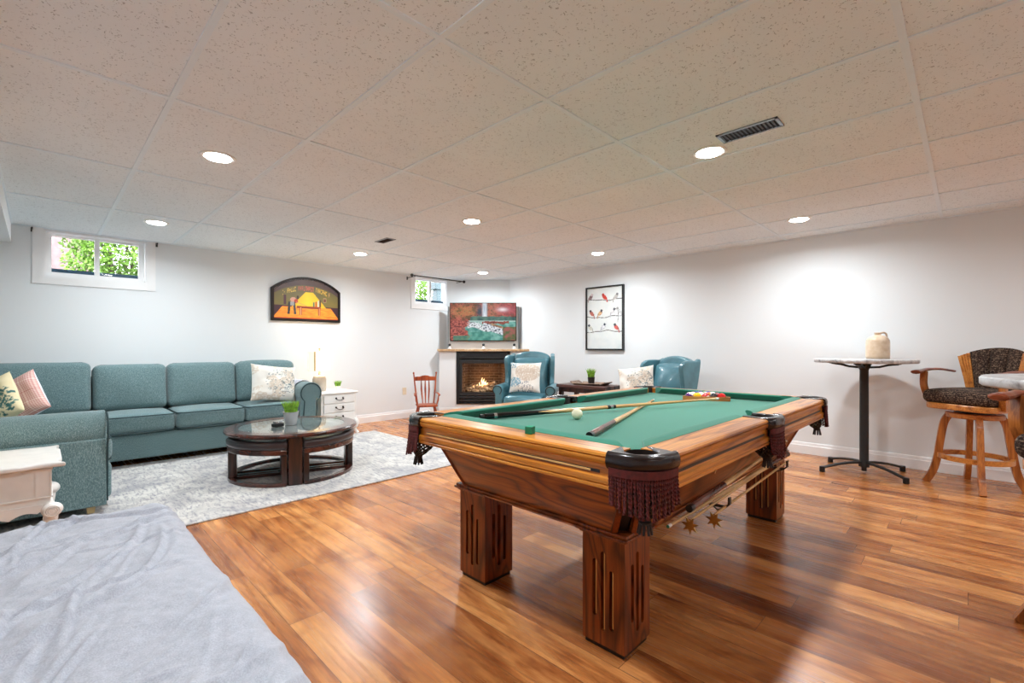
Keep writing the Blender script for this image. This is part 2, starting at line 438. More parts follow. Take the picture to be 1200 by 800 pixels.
# firebrick
t = NT('firebrick'); v = t.coord((1, 1, 1), (R(90), 0, 0))
br = t.n('ShaderNodeTexBrick', i_Scale=1.0, i_Brick_Width=.16, i_Row_Height=.045, i_Mortar_Size=.004)
br.inputs['Color1'].default_value = rgb(124, 92, 64); br.inputs['Color2'].default_value = rgb(84, 58, 40); br.inputs['Mortar'].default_value = rgb(150, 126, 100)
t.l(v, br.inputs['Vector']); t.set(t.mix(.5, br.outputs['Color'], t.ramp(t.noise(v, 30, 3), [(.3, (.4, .4, .4, 1)), (.7, (1, 1, 1, 1))]), 'MULTIPLY'), .9)
M['firebrick'] = t.m
t = NT('birch_log'); a = t.noise(t.coord((1, 1, 1)), 26, 4, .7)
t.set(t.ramp(a, [(.38, rgb(52, 36, 26)), (.5, rgb(150, 112, 74)), (.66, rgb(216, 188, 150))]), .85); t.bump(a, .6, .01); M['log'] = t.m
M['paint'] = attr_mat('painted_panel', .45)
M['paintfab'] = attr_mat('printed_fabric', .9, 0, 1)
t = NT('lit_screen'); a = t.n('ShaderNodeVertexColor', layer_name='paint'); t.set((.01, .01, .01, 1), .2)
t.l(a.outputs['Color'], t.b.inputs['Emission Color']); t.b.inputs['Emission Strength'].default_value = .8; M['screen'] = t.m
M['paper'] = plain('cream_plate', rgb(228, 216, 190), .5)
M['leaf'] = plain('tree_leaf', rgb(88, 124, 28), .6, var=.4, scale=2, Transmission_Weight=0.0)
M['bluebar'] = plain('blue_window_well', rgb(22, 66, 92), .5)
M['outbrick'] = plain('pinkish_brick', rgb(110, 90, 90), .9, var=.15, scale=20)
M['posts'] = plain('dark_teal_post', rgb(26, 46, 50), .5)
M['bark'] = plain('bark', rgb(86, 74, 62), .9)
M['shelfwhite'] = plain('panel_white', rgb(224, 224, 224), .5, var=.01)
M['steel'] = plain('grey_steel_edge', rgb(150, 158, 164), .3, .7)

# ------------------------------------------------------------------ room shell
CH = 2.252           # ceiling height
XB, YA = 5.60, 6.32  # right wall, back wall
XL, YF = -1.35, -3.2
D = Vector((.7133, .7009, 0)); RT = Vector((.7009, -.7133, 0))   # diagonal directions of the corner breast
def dg(lat, fw, z=0): v = D*fw+RT*lat; return (v.x, v.y, z)

fl = MB().bb(XL-.1, XB+.12, YF-.12, YA+.26, -.08, 0).build('floor', M['floor'], smooth=0); struct(fl)
ce = MB().bb(XL-.1, XB+.12, YF-.12, YA+.26, CH, CH+.06).build('ceiling', M['tile'], smooth=0); struct(ce)
g = MB()
for i in range(-1, 6):        # main tees, run along X
    y = 3.834-1.22*i
    for k in range(-8, 10):
        pass
    g.bb(XL, XB, y-.012, y+.012, CH-.006, CH+.001)
for j in range(-2, 9):
    x = .429+.61*j
    g.bb(x-.012, x+.012, YF, YA, CH-.0055, CH+.001)
g.bb(XL, XB, YA-.02, YA, CH-.006, CH); g.bb(XB-.02, XB, YF, YA, CH-.006, CH)
gr = g.build('grid', M['grid'], ce, smooth=0)

def wall_with_holes(name, x0, x1, z1, holes, y0, y1):
    m = MB(); xs = x0
    for hx0, hx1, hz0, hz1 in sorted(holes):
        m.bb(xs, hx0, y0, y1, 0, z1); m.bb(hx0, hx1, y0, y1, 0, hz0)
        if hz1 < z1: m.bb(hx0, hx1, y0, y1, hz1, z1)
        xs = hx1
    m.bb(xs, x1, y0, y1, 0, z1)
    return struct(m.build(name, M['wall'], smooth=0, weld=False))
W1 = (.03, .815, 1.79, 2.235); W2 = (4.215, 4.945, 1.80, 2.235)
wall_with_holes('wall_back', XL-.1, XB+.12, CH, [W1, W2], YA, YA+.26)
struct(MB().bb(XB, XB+.12, YF, YA, 0, CH).build('wall_right', M['wall'], smooth=0))
struct(MB().bb(XL-.1, XL, YF, YA, 0, CH).build('wall_left', M['wall'], smooth=0))
struct(MB().bb(XL-.1, XB+.12, YF-.12, YF, 0, CH).build('wall_front', M['wall'], smooth=0))
# bulkhead along the left of the ceiling
struct(MB().bb(XL, -.18, .6, YA, 2.076, CH-.001).build('trim_1', M['wall'], smooth=0))
# corner breast: upper diagonal wall, lower fireplace surround
cu = [dg(-.6, 7.89)[:2], dg(.0, 7.89)[:2]]
def on(fw, Y=None, X=None):
    # lateral coordinate where the depth plane meets a wall
    return (Y-D.y*fw)/RT.y if Y is not None else (X-D.x*fw)/RT.x
a = dg(on(7.89, Y=YA), 7.89); b = dg(on(7.89, X=XB), 7.89)
struct(MB().prism([a[:2], b[:2], (XB, YA)], 1.0, CH-.001).build('wall_corner', M['wall'], smooth=0))
LF = -.157*7.6
a = dg(LF, 7.6); a2 = dg(LF, on(0, Y=0) if False else 7.6); b = dg(on(7.6, X=XB), 7.6)
fwl = (YA-RT.y*LF)/D.y
a2 = dg(LF, fwl)
FX0, FX1 = -.905, -.03    # fireplace lateral extents
FZ0, FZ1 = .185, 1.040
m = MB()
def seg(l0, l1, z0, z1, f0=7.6, f1=7.98):
    q = [dg(l0, f0)[:2], dg(l1, f0)[:2], dg(l1, f1)[:2], dg(l0, f1)[:2]]
    m.prism(q, z0, z1)
xr = on(7.6, X=XB)
m.prism([a[:2], dg(FX0, 7.6)[:2], dg(FX0, 7.98)[:2], a2[:2]], 0, 1.04)
seg(FX0, FX1, 0, FZ0)
m.prism([dg(FX1, 7.6)[:2], b[:2], (XB, b[1]+.45), dg(FX1, 7.98)[:2]], 0, 1.04)
struct(m.build('wall_fireplace', M['wall'], smooth=0, weld=False))
# baseboards
def baseboard(name, p0, p1, side):
    """p0->p1 along the wall, profile grows to the side vector"""
    prof = [(0, 0), (.016, 0), (.016, .085), (.011, .092), (.011, .104), (.006, .118), (0, .12)]
    p0 = Vector(p0+(0,)); p1 = Vector(p1+(0,)); s = Vector(side+(0,)).normalized()
    m = MB(); n = len(prof)
    vs = [tuple(p0+s*u+Vector((0, 0, v))) for u, v in prof]+[tuple(p1+s*u+Vector((0, 0, v))) for u, v in prof]
    m.add(vs, [tuple(range(n)), tuple(range(n, 2*n))]+[(i, (i+1) % n, (i+1) % n+n, i+n) for i in range(n)])
    return struct(m.build(name, M['trim'], smooth=20))
baseboard('baseboard_back', (XL, YA), (a2[0], YA), (0, -1))
baseboard('baseboard_right', (XB, YF), (XB, b[1]), (-1, 0))
baseboard('baseboard_corner', a[:2], b[:2], (-D.x, -D.y))
baseboard('baseboard_left', (XL, YF), (XL, YA), (1, 0))
baseboard('baseboard_front', (XL, YF), (XB, YF), (0, 1))

# windows
def window(name, W, ox):
    x0, x1, z0, z1 = W
    yb = YA+.10
    fr = MB()
    # jamb liner
    fr.bb(x0, x0+.012, YA, YA+.26, z0, z1); fr.bb(x1-.012, x1, YA, YA+.26, z0, z1); fr.bb(x0+.012, x1-.012, YA, YA+.26, z0, z0+.012); fr.bb(x0+.012, x1-.012, YA, YA+.26, z1-.012, z1)
    w = .045; xa_, xb_, za_, zb_ = x0+.012, x1-.012, z0+.012, z1-.012
    fr.bb(xa_, xb_, yb, yb+.05, za_, za_+w); fr.bb(xa_, xb_, yb, yb+.05, zb_-.018, zb_)
    fr.bb(xa_, xa_+w, yb, yb+.05, za_+w, zb_-.018); fr.bb(xb_-w, xb_, yb, yb+.05, za_+w, zb_-.018)
    cx = (x0+x1)/2; fr.bb(cx-.02, cx+.02, yb, yb+.05, za_+w, zb_-.018)
    o = struct(fr.build(name, M['trim'], weld=False, smooth=0))
    c = MB(); q = .075
    c.bb(x0-q, x0, YA-.012, YA, z0-q, CH); c.bb(x1, x1+q, YA-.012, YA, z0-q, CH); c.bb(x0, x1, YA-.012, YA, z0-q, z0)
    c.build('casing', M['trim'], o, smooth=0, weld=False)
    for k in range(2):
        xa, xb2 = ((x0+.055, cx-.02), (cx+.02, x1-.055))[k]
        MB().bb(xa, xb2, yb+.022, yb+.026, z0+.055, z1-.028).build('pane', M['pane'], o, smooth=0)
    MB().bb(x0+.013, x1-.013, yb+.055, yb+.09, z0+.0125, z0+.098).build('sill', M['bluebar'], o, smooth=0)
    return o
window('window_1', W1, 0); window('window_2', W2, 0)
# curtain hooks and rod
def hook(x, label):
    m = MB().box((0, -.004, 0), (.02, .008, .04)).tube([(0, -.004, .006), (0, -.05, .006), (0, -.055, .016)], .005, 8)
    tag(m.build('curtain_hook', M['black'], smooth=40, loc=(x, YA, 2.22)), label, 'hook', 'curtain hooks')
hook(-.075+.03, 'small black curtain hook between the bulkhead and the wide leafy window')
hook(.90, 'small black curtain hook between the wide leafy window and the arched sign')
r = thing('curtain_rod', 'black curtain rod with round finials over the small window beside the television', 'curtain rod', (0, YA, 0))
MB().tube([(4.02, -.235, 2.212), (5.02, -.235, 2.212)], .009, 10).build('rod', M['black'], r)
for x in (4.005, 5.035): MB().sphere((x, -.235, 2.212), .024).build('finial', M['black'], r)
for x in (4.07, 4.97): MB().tube([(x, 0, 2.20), (x, -.235, 2.203)], .006, 8).box((x, -.004, 2.195), (.02, .008, .05)).build('bracket', M['black'], r)

# outside
random.seed(3)
def leafy(name, label, c, rad, nleaf, sz):
    o = thing(name, label, 'bush', (c[0], c[1], 0))
    m = MB()
    for i in range(nleaf):
        p = Vector((random.gauss(0, 1), random.gauss(0, 1), random.gauss(0, 1))).normalized()*random.uniform(.45, 1)
        p = Vector((p.x*rad[0], p.y*rad[1], c[2]+p.z*rad[2]))
        if p.z < .35: continue
        s_ = sz*random.uniform(.6, 1.3)
        Rm = T(*p) @ Matrix.Rotation(random.uniform(0, 6.3), 4, 'Z') @ Matrix.Rotation(random.uniform(-1.2, 1.2), 4, 'X') @ Matrix.Rotation(random.uniform(0, 6.3), 4, 'Y')
        m.add([(-s_*.1, 0, 0), (s_*.45, -s_*.4, .01), (s_*1.1, 0, -.01), (s_*.45, s_*.4, .01)], [(0, 1, 2, 3)], Rm)
    f = m.build('foliage', M['leaf'], o, smooth=0, weld=False); f['kind'] = 'stuff'
    m = MB()
    for k in range(5):
        a_ = k*1.3; m.tube([(0.02*cos(a_), .02*sin(a_), .0), (rad[0]*.3*cos(a_), rad[1]*.3*sin(a_), c[2]), (rad[0]*.6*cos(a_), rad[1]*.6*sin(a_), c[2]+rad[2]*.5)], [.03, .02, .008], 6)
    m.build('stem', M['bark'], o)
leafy('leafy_bush', 'bright green leafy bush seen through the wide window above the sofa', (.80, 8.2, 2.35), (.62, .5, .9), 9000, .042)
leafy('leafy_bush', 'bright green leafy bush seen through the small window next to the television', (6.0, 9.0, 2.5), (.5, .5, 1.0), 6500, .042)
tag(MB().bb(-3.5, .55, 9.4, 9.6, -.1, 4.2).build('garden_wall', M['outbrick'], smooth=0), 'pinkish brick house wall behind the bush outside the wide window', 'outside wall')
struct(MB().bb(-8, 14, YA+.26, 14, -.12, -.02).build('ground', M['soil'], smooth=0))
tag(MB().bb(5.66, 5.82, 7.7, 7.86, -.03, 2.28).bb(5.60, 5.84, 7.66, 7.9, 2.28, 2.9).build('garden_post', M['posts'], smooth=0, bevel=.01), 'dark post standing outside the small window next to the television', 'post')

# ------------------------------------------------------------------ ceiling fixtures
def light(x, y, label, energy=14):
    o = thing('ceiling_light', label, 'ceiling light', (x, y, CH), 0, 'recessed ceiling lights')
    MB().lathe([(.072, -.006), (.085, -.009), (.094, -.006), (.096, 0), (.072, 0)], seg=36, cap=False).build('trim_ring', M['white'], o)
    MB().lathe([(.0005, -.016), (.045, -.015), (.066, -.010), (.073, -.001)], seg=36, cap=False).build('lens', M['lens'], o)
    la = bpy.data.lights.new('lamp', 'AREA'); la.shape = 'DISK'; la.size = .16; la.spread = R(166); la.energy = energy; la.color = (.88, .955, 1)
    lo = bpy.data.objects.new('lamp', la); COL.objects.link(lo); lo.parent = o; lo.location = (0, 0, -.018)
    return o
LL = {(0, 1): 'round recessed ceiling light nearest the wide window', (0, 0): 'round recessed ceiling light between the seating rug and the grey bed',
      (1, 1): 'small round ceiling light past the dark vent, near the arched sign', (1, 0): 'round ceiling light above the floor between rug and pool table',
      (2, 1): 'small round ceiling light in front of the television corner', (2, 0): 'round ceiling light nearest the bird picture',
      (1, -1): 'bright round ceiling light next to the long air vent over the pool table', (2, -1): 'round ceiling light near the wall above the bar table'}
XG = (.755, 2.755, 4.765); YG = (5.31, 3.22, 1.085, -1.6)
for i, x in enumerate(XG):
    for j, y in enumerate(YG):
        key = (i, 1-j)
        lab = LL.get(key, 'round recessed ceiling light behind the viewpoint, outside the picture')
        if j == 3: lab = ['round ceiling light in the empty rear of the room, next to the left wall', 'round ceiling light in the empty rear of the room, over the middle floor', 'round ceiling light in the empty rear of the room, beside the right wall'][i]  # rear row is added out of view to brighten the room
        if (i, j) == (0, 2):
            lab = 'round ceiling light above the grey bed'
        light(x, y, lab, 20.5 if j < 3 else 15)
def vent(x, y, lx, ly, label, n):
    o = thing('air_vent', label, 'vent', (x, y, CH))
    m = MB(); w = .014
    m.bb(-lx/2, lx/2, -ly/2, -ly/2+w, -.007, 0); m.bb(-lx/2, lx/2, ly/2-w, ly/2, -.007, 0); m.bb(-lx/2, -lx/2+w, -ly/2, ly/2, -.007, 0); m.bb(lx/2-w, lx/2, -ly/2, ly/2, -.007, 0)
    m.build('frame', M['steel'], o, smooth=0)
    m = MB().bb(-lx/2+w, lx/2-w, -ly/2+w, ly/2-w, -.0015, -.0005); m.build('duct_opening', M['black'], o, smooth=0)
    m = MB()
    for k in range(n):
        yy = -ly/2+w+(ly-2*w)*(k+.5)/n; m.box((0, yy, -.004), (lx-2*w, .002, .009), T(0, yy, -.004) @ RX(35) @ T(0, -yy, .004))
    m.build('louvre', M['bronze'], o, smooth=0)
vent(2.627, .828, .125, .30, 'long dark slotted air vent in the ceiling over the pool table', 14)
vent(2.60, 4.46, .11, .25, 'small dark air vent in the ceiling near the arched sign', 10)

# ------------------------------------------------------------------ fireplace, mantel, tv
RZD = -45.5+.0    # local -Y faces the camera, local X runs to screen right
rzd = math.degrees(math.atan2(RT.y, RT.x))
fp = thing('fireplace', 'black gas fireplace with burning logs set in the white corner surround', 'fireplace', dg((FX0+FX1)/2, 7.6, FZ0), rzd)
w = (FX1-FX0)/2; h = FZ1-FZ0-.006
m = MB(); y0 = -.02
m.bb(-w, -w+.05, y0, .03, 0, h).bb(w-.05, w, y0, .03, 0, h).bb(-w, w, y0, .03, h-.015, h).bb(-w, w, y0, .03, 0, .02)
m.build('frame', M['black'], fp, smooth=0, bevel=.004)
m = MB()
for z in (.035, .085, .13): m.bb(-w+.05, w-.05, y0+.002, .02, z, z+.038)
m.build('lower_louvre', M['blackmetal'], fp, smooth=0, bevel=.006)
m = MB().bb(-w+.05, w-.05, y0+.002, .02, h-.095, h-.02).bb(-w+.05, w-.05, y0-.006, .0, h-.11, h-.097)
m.bb(-w+.05, w-.05, y0+.006, .02, h-.165, h-.125)
m.build('upper_louvre', M['blackmetal'], fp, smooth=0, bevel=.006)
bz0, bz1 = .175, h-.17; bw = w-.09
m = MB().bb(-w+.05, -bw, y0+.004, .02, bz0, bz1).bb(bw, w-.05, y0+.004, .02, bz0, bz1).bb(-w+.05, w-.05, y0+.004, .02, bz1-.02, bz1+.03).bb(-w+.05, w-.05, y0+.004, .02, bz0-.01, bz0+.015)
m.build('door_frame', M['blackmetal'], fp, smooth=0, bevel=.003)
m = MB(); dpt = .30
m.add([(-bw, .02, bz0), (bw, .02, bz0), (bw*.8, dpt, bz0), (-bw*.8, dpt, bz0), (-bw, .02, bz1), (bw, .02, bz1), (bw*.8, dpt, bz1), (-bw*.8, dpt, bz1)],
      [(0, 1, 2, 3), (3, 2, 6, 7), (0, 3, 7, 4), (1, 5, 6, 2), (4, 7, 6, 5)])
m.build('firebox', M['firebrick'], fp, smooth=0, weld=False)
random.seed(5)
for (x1, y1, z1, x2, y2, z2, r_) in [(-.28, .12, .21, .05, .2, .24, .035), (-.05, .08, .215, .27, .17, .25, .035), (-.22, .2, .27, .02, .1, .23, .03), (-.06, .16, .23, .2, .1, .33, .028), (.02, .22, .3, .3, .2, .23, .03), (-.3, .18, .22, -.12, .1, .2, .028), (-.16, .07, .2, .03, .07, .2, .026)]:
    p1, p2 = Vector((x1, y1, z1)), Vector((x2, y2, z2)); pts = [p1.lerp(p2, k/7)+Vector((random.uniform(-.006, .006), random.uniform(-.006, .006), random.uniform(-.008, .008))) for k in range(8)]
    MB().tube(pts, [1.35*r_*random.uniform(.85, 1.12) for _ in range(8)], 10).build('log', M['log'], fp)
for (x, y, z, hh, r_) in [(-.03, .13, .27, .15, .02), (.0, .15, .28, .12, .022), (.035, .14, .27, .10, .018), (.065, .15, .27, .07, .014), (-.07, .15, .26, .09, .016), (-.11, .15, .25, .06, .014), (-.17, .14, .24, .05, .012)]:
    MB().tube(spline([(x, y, z), (x+.006, y, z+hh*.3), (x-.008, y, z+hh*.65), (x+.004, y, z+hh)], 4), [r_*.5, r_*.8, r_, r_*1.0, r_*.95, r_*.85, r_*.75, r_*.62, r_*.5, r_*.38, r_*.26, r_*.14, .001], 8).build('flame', M['flame'], fp)
MB().bb(-bw, bw, -.004, .0, bz0, bz1).build('glass_front', M['pane'], fp, smooth=0)
fl_ = bpy.data.lights.new('fire_glow', 'POINT'); fl_.energy = 1.4; fl_.color = (1, .55, .2); fl_.shadow_soft_size = .06
fo = bpy.data.objects.new('fire_glow', fl_); COL.objects.link(fo); fo.parent = fp; fo.location = (0, .1, .45)

ml0, ml1 = -.161*7.55, on(7.56, X=XB)-.015
mt = MB().prism([dg(ml0, 7.55)[:2], dg(ml1, 7.55)[:2], (XB-.01, dg(ml1, 7.55)[1]+.25), dg(.3, 7.88)[:2], dg(-1.0, 7.88)[:2], dg(ml0, 7.75)[:2]], 1.042, 1.078)
tag(mt.build('mantel_shelf', M['mantel'], smooth=0, bevel=.004), 'light wooden mantel shelf across the top of the black fireplace', 'mantel')

# backing board and television
c0 = dg(((525-600)+(608-600))/2/545*7.69, 7.69, 1.079)
bd = thing('backing_board', 'white board with grey side edges standing on the mantel behind the television', 'board', c0, rzd)
bw_ = 83/545*7.69/2
MB().bb(-bw_+.012, bw_-.012, -.03, .03, 0, .70).build('panel', M['shelfwhite'], bd, smooth=0)
for s_ in (-1, 1): MB().bb(s_*(bw_-.006)-.006, s_*(bw_-.006)+.006, -.034, .03, 0, .70).build('side_edge', M['steel'], bd, smooth=0)

def paint(name, w, h, nx, ny, fn, mat, parent, loc=(0, 0, 0), mask=None):
    """picture surface in the local XZ plane facing -Y, colours laid per vertex"""
    m = MB()
    for j in range(ny+1):
        for i in range(nx+1):
            u = i/nx; v_ = j/ny
            m.v.append(Vector(((u-.5)*w, 0, v_*h))); m.c.append(fn(u, v_))
    for j in range(ny):
        for i in range(nx):
            if mask and not mask((i+.5)/nx, (j+.5)/ny): continue
            a_ = j*(nx+1)+i; m.f.append((a_, a_+1, a_+nx+2, a_+nx+1))
    return m.build(name, mat, parent, smooth=0, weld=False, loc=loc)
def C(r, g, b): return rgb(r, g, b)[:3]
def mixc(a, b, t): t = max(0, min(1, t)); return tuple(x*(1-t)+y*t for x, y in zip(a, b))
def nz(x, y, s=0, o=3):
    return .5+.5*mn.fractal(Vector((x, y, s)), 1.0, 2.0, o)
def tvpic(u, v):
    n = nz(u*12, v*9, 1, 4); n2 = nz(u*34, v*26, 2, 4)
    n = max(0, min(1, (n-.5)*1.9+.5)); n2 = max(0, min(1, (n2-.5)*2.2+.5))
    # foliage
    red = mixc(C(150, 46, 44), C(214, 92, 70), n*1.4-.2)
    ora = mixc(C(196, 96, 40), C(232, 168, 70), n2*1.5-.3)
    k = math.exp(-(((u-.22)/.22)**2+((v-.78)/.16)**2))+.6*math.exp(-(((u-.66)/.1)**2+((v-.8)/.2)**2))
    c = mixc(red, ora, k*1.3)
    c = mixc(c, C(70, 34, 40), (n2-.5)*1.6); c = mixc(c, C(90, 84, 44), (.4-n)*1.6)
    g_ = math.exp(-(((u-.87)/.2)**2+((v-.82)/.14)**2)); c = mixc(c, C(214, 70, 96), g_*.7)
    g_ = math.exp(-(((u-.8)/.07)**2+((v-.83)/.05)**2)); c = mixc(c, C(255, 236, 240), g_)
    d_ = math.exp(-(((u-.45)/.05)**2+((v-.78)/.2)**2)); c = mixc(c, C(50, 72, 96), d_)
    wf = math.exp(-((u-.525)/(.035+.012*(1-v)))**4)
    if v > .52: c = mixc(c, mixc(C(244, 248, 255), C(140, 172, 208), nz(u*90, v*4, 3)*1.8-.5), wf)
    tree = .17+.14*nz(v*5, 3, 5)+.05*n2
    if v < .62+.04*n and v > .53 and u > .3: c = mixc(C(38, 96, 96), C(90, 140, 120), n)
    if v <= .53 and u > tree:
        c = mixc(C(46, 150, 138), C(120, 200, 186), n*1.2)
        if .50 < v: c = C(190, 224, 216)
        if .4 < v < .5 and u < .56: c = mixc(C(230, 238, 240), C(120, 190, 176), n2)
        if abs(v-(.46+.03*n)) < .035 and .48 < u < .9: c = mixc(C(120, 40, 34), C(180, 84, 60), n2)
        if abs(v-.36+.06*sin(u*14)) < .07 and .26 < u < .66: c = mixc(C(240, 246, 250), C(60, 66, 76), (n2-.45)*1.8)
        q = v-(.36-.9*(u-.62)*.42)
        if u > .5 and abs(v-(.42-.55*(u-.45))) < .09: c = mixc(C(236, 242, 250), C(46, 60, 90), (n2-.42)*2)
        if u > .62 and .03 < v-(.42-.55*(u-.45))-.05 < .09: c = mixc(C(206, 164, 120), C(150, 100, 60), n)
        if u > .8 and v < .36: c = mixc(C(90, 112, 60), C(176, 90, 80), n*1.5-.3)
        if v < .22 and u < .62: c = mixc(C(30, 140, 126), C(90, 186, 166), n)
    elif v <= .53:
        c = mixc(C(120, 40, 38), C(214, 96, 76), n2*1.3-.1)
        if v < .12 and u > .04: c = mixc(C(60, 130, 110), C(110, 150, 110), n)
    g_ = sum(c)/3; return tuple(max(0, x*.78+g_*.22) for x in c)
tvw = 78/545*7.60; tvh = 45/545*7.60
tv = thing('television', 'flat television showing a waterfall among red autumn trees', 'television', dg((566-600)/545*7.60, 7.60, 1.107+(406.8-399.5)/545*7.60), rzd)
MB().bb(-tvw/2, tvw/2, -.0, .045, 0, tvh).build('casing', M['blackgloss'], tv, smooth=0, bevel=.003)
paint('screen', tvw-.02, tvh-.024, 150, 84, tvpic, M['screen'], tv, (0, -.001, .014))
for px_ in (527, 566.5, 602.5):
    lab = {527: 'the mantel, nearest the little window', 566.5: 'the middle of the mantel', 602.5: 'the mantel, nearest the wing chair'}[px_]
    o = thing('mantel_ornament', 'small white stand with round black top on '+lab, 'ornament', dg((px_-600)/545*7.6, 7.6, 1.0785), rzd, 'mantel ornaments')
    MB().lathe([(.035, 0), (.035, .01), (.012, .035), (.01, .05)], seg=16).build('stand', M['white'], o)
    MB().sphere((0, -.004, .068), .022, sc=(1, .6, 1)).build('ball', M['black'], o)

# ------------------------------------------------------------------ wall pictures
bp = thing('bird_picture', 'tall black-framed picture of small birds on three branches, on the right wall', 'picture', (XB, 3.66, 1.067), -90)
PW, PH = .62, .90
m = MB(); q = .02
m.bb(-PW/2, -PW/2+q, -.04, 0, 0, PH).bb(PW/2-q, PW/2, -.04, 0, 0, PH).bb(-PW/2+q, PW/2-q, -.04, 0, 0, q).bb(-PW/2+q, PW/2-q, -.04, 0, PH-q, PH)
m.build('frame', M['black'], bp, smooth=0)
birds = [(.10, .87, C(96, 62, 66), C(210, 190, 190), 1), (.50, .86, C(206, 66, 50), C(176, 40, 34), 0), (.82, .85, C(196, 192, 186), C(120, 120, 120), 1),
         (.13, .60, C(196, 110, 96), C(60, 36, 44), 0), (.38, .60, C(236, 190, 140), C(40, 40, 56), 1), (.74, .61, C(230, 230, 230), C(80, 86, 96), 1), (.9, .62, C(214, 216, 216), C(150, 150, 150), 0),
         (.09, .36, C(214, 214, 200), C(70, 76, 90), 0), (.47, .37, C(230, 232, 236), C(40, 46, 66), 1), (.83, .36, C(216, 100, 90), C(60, 60, 70), 0)]
def birdpic(u, v):
    c = mixc(C(214, 220, 220), C(226, 228, 224), nz(u*6, v*9, 4))
    for yb, ph in ((.80, .4), (.52, 2.0), (.285, 3.9)):
        y_ = yb+.012*sin(u*7+ph)+.006*sin(u*17+ph)
        if abs(v-y_) < .0055: c = C(70, 62, 60)
    for (bx, by, c1, c2, fl) in birds:
        s_ = -1 if fl else 1
        dx = (u-bx)*s_; dy = (v-by)*1.45
        if (dx/.065)**2+((dy+.02+.5*dx)/.055)**2 < 1: c = mixc(c1, c2, (nz(u*60, v*60, bx)-.45)*2.2)
        if ((dx+.035)/.03)**2+((dy-.04)/.032)**2 < 1: c = c2
        if abs(dx-.05-(by-v)*.3) < .014 and -.10 < v-by < -.02: c = mixc(c1, c2, .5)
        if abs(dy-.045) < .006 and -.08 < dx < -.055: c = C(60, 50, 40)
    if abs(u-.88-.1*(v-.5)) < .006 and .42 < v < .62: c = C(90, 84, 80)
    return c
paint('print', PW-2*q, PH-2*q, 110, 160, birdpic, M['paint'], bp, (0, -.022, q))
MB().bb(-PW/2+.01, PW/2-.01, -.018, 0, .01, PH-.01).build('backing', M['shelfwhite'], bp, smooth=0)

sg = thing('pub_sign', 'arched wooden sign painted with a man playing billiards under a yellow lamp', 'sign', (2.51, YA, 1.449), 0)
SW, SH, SS = .905, .59, .42
def archtop(x):   # height of the top edge at local x
    r_ = (SW**2/4+(SH-SS)**2)/(2*(SH-SS)); return SS-(r_-(SH-SS))+math.sqrt(max(0, r_*r_-x*x))
n_ = 20
outer = [(-SW/2, 0), (SW/2, 0)]+[(SW/2-SW*k/n_, archtop(SW/2-SW*k/n_)) for k in range(n_+1)]
inner = [(x*(1-.075), .035+(z-.0)*(1-.105)) for x, z in outer]
m = MB(); n = len(outer)
vs = [(x, -.035, z) for x, z in outer]+[(x, -.035, z) for x, z in inner]+[(x, 0, z) for x, z in outer]+[(x, -.02, z) for x, z in inner]
fs = []
for i in range(n):
    j = (i+1) % n
    fs += [(i, j, j+n, i+n), (i, i+2*n, j+2*n, j), (i+n, j+n, j+3*n, i+3*n)]
fs.append(tuple(range(2*n, 3*n)))
m.add(vs, fs); m.build('frame', M['bronze'], sg, smooth=0)
rl = random.Random(4)
letters = []
def place_word(a0, a1, n, col):
    for k in range(n):
        letters.append((a0+(a1-a0)*(k+.5)/n, (a1-a0)/n*.72, col, rl.randrange(6)))
place_word(-.74, -.66, 2, C(206, 160, 90)); place_word(-.60, -.34, 5, C(230, 190, 80)); place_word(-.28, .20, 9, C(206, 90, 80)); place_word(.26, .62, 7, C(232, 184, 70)); place_word(.66, .72, 1, C(206, 150, 100))
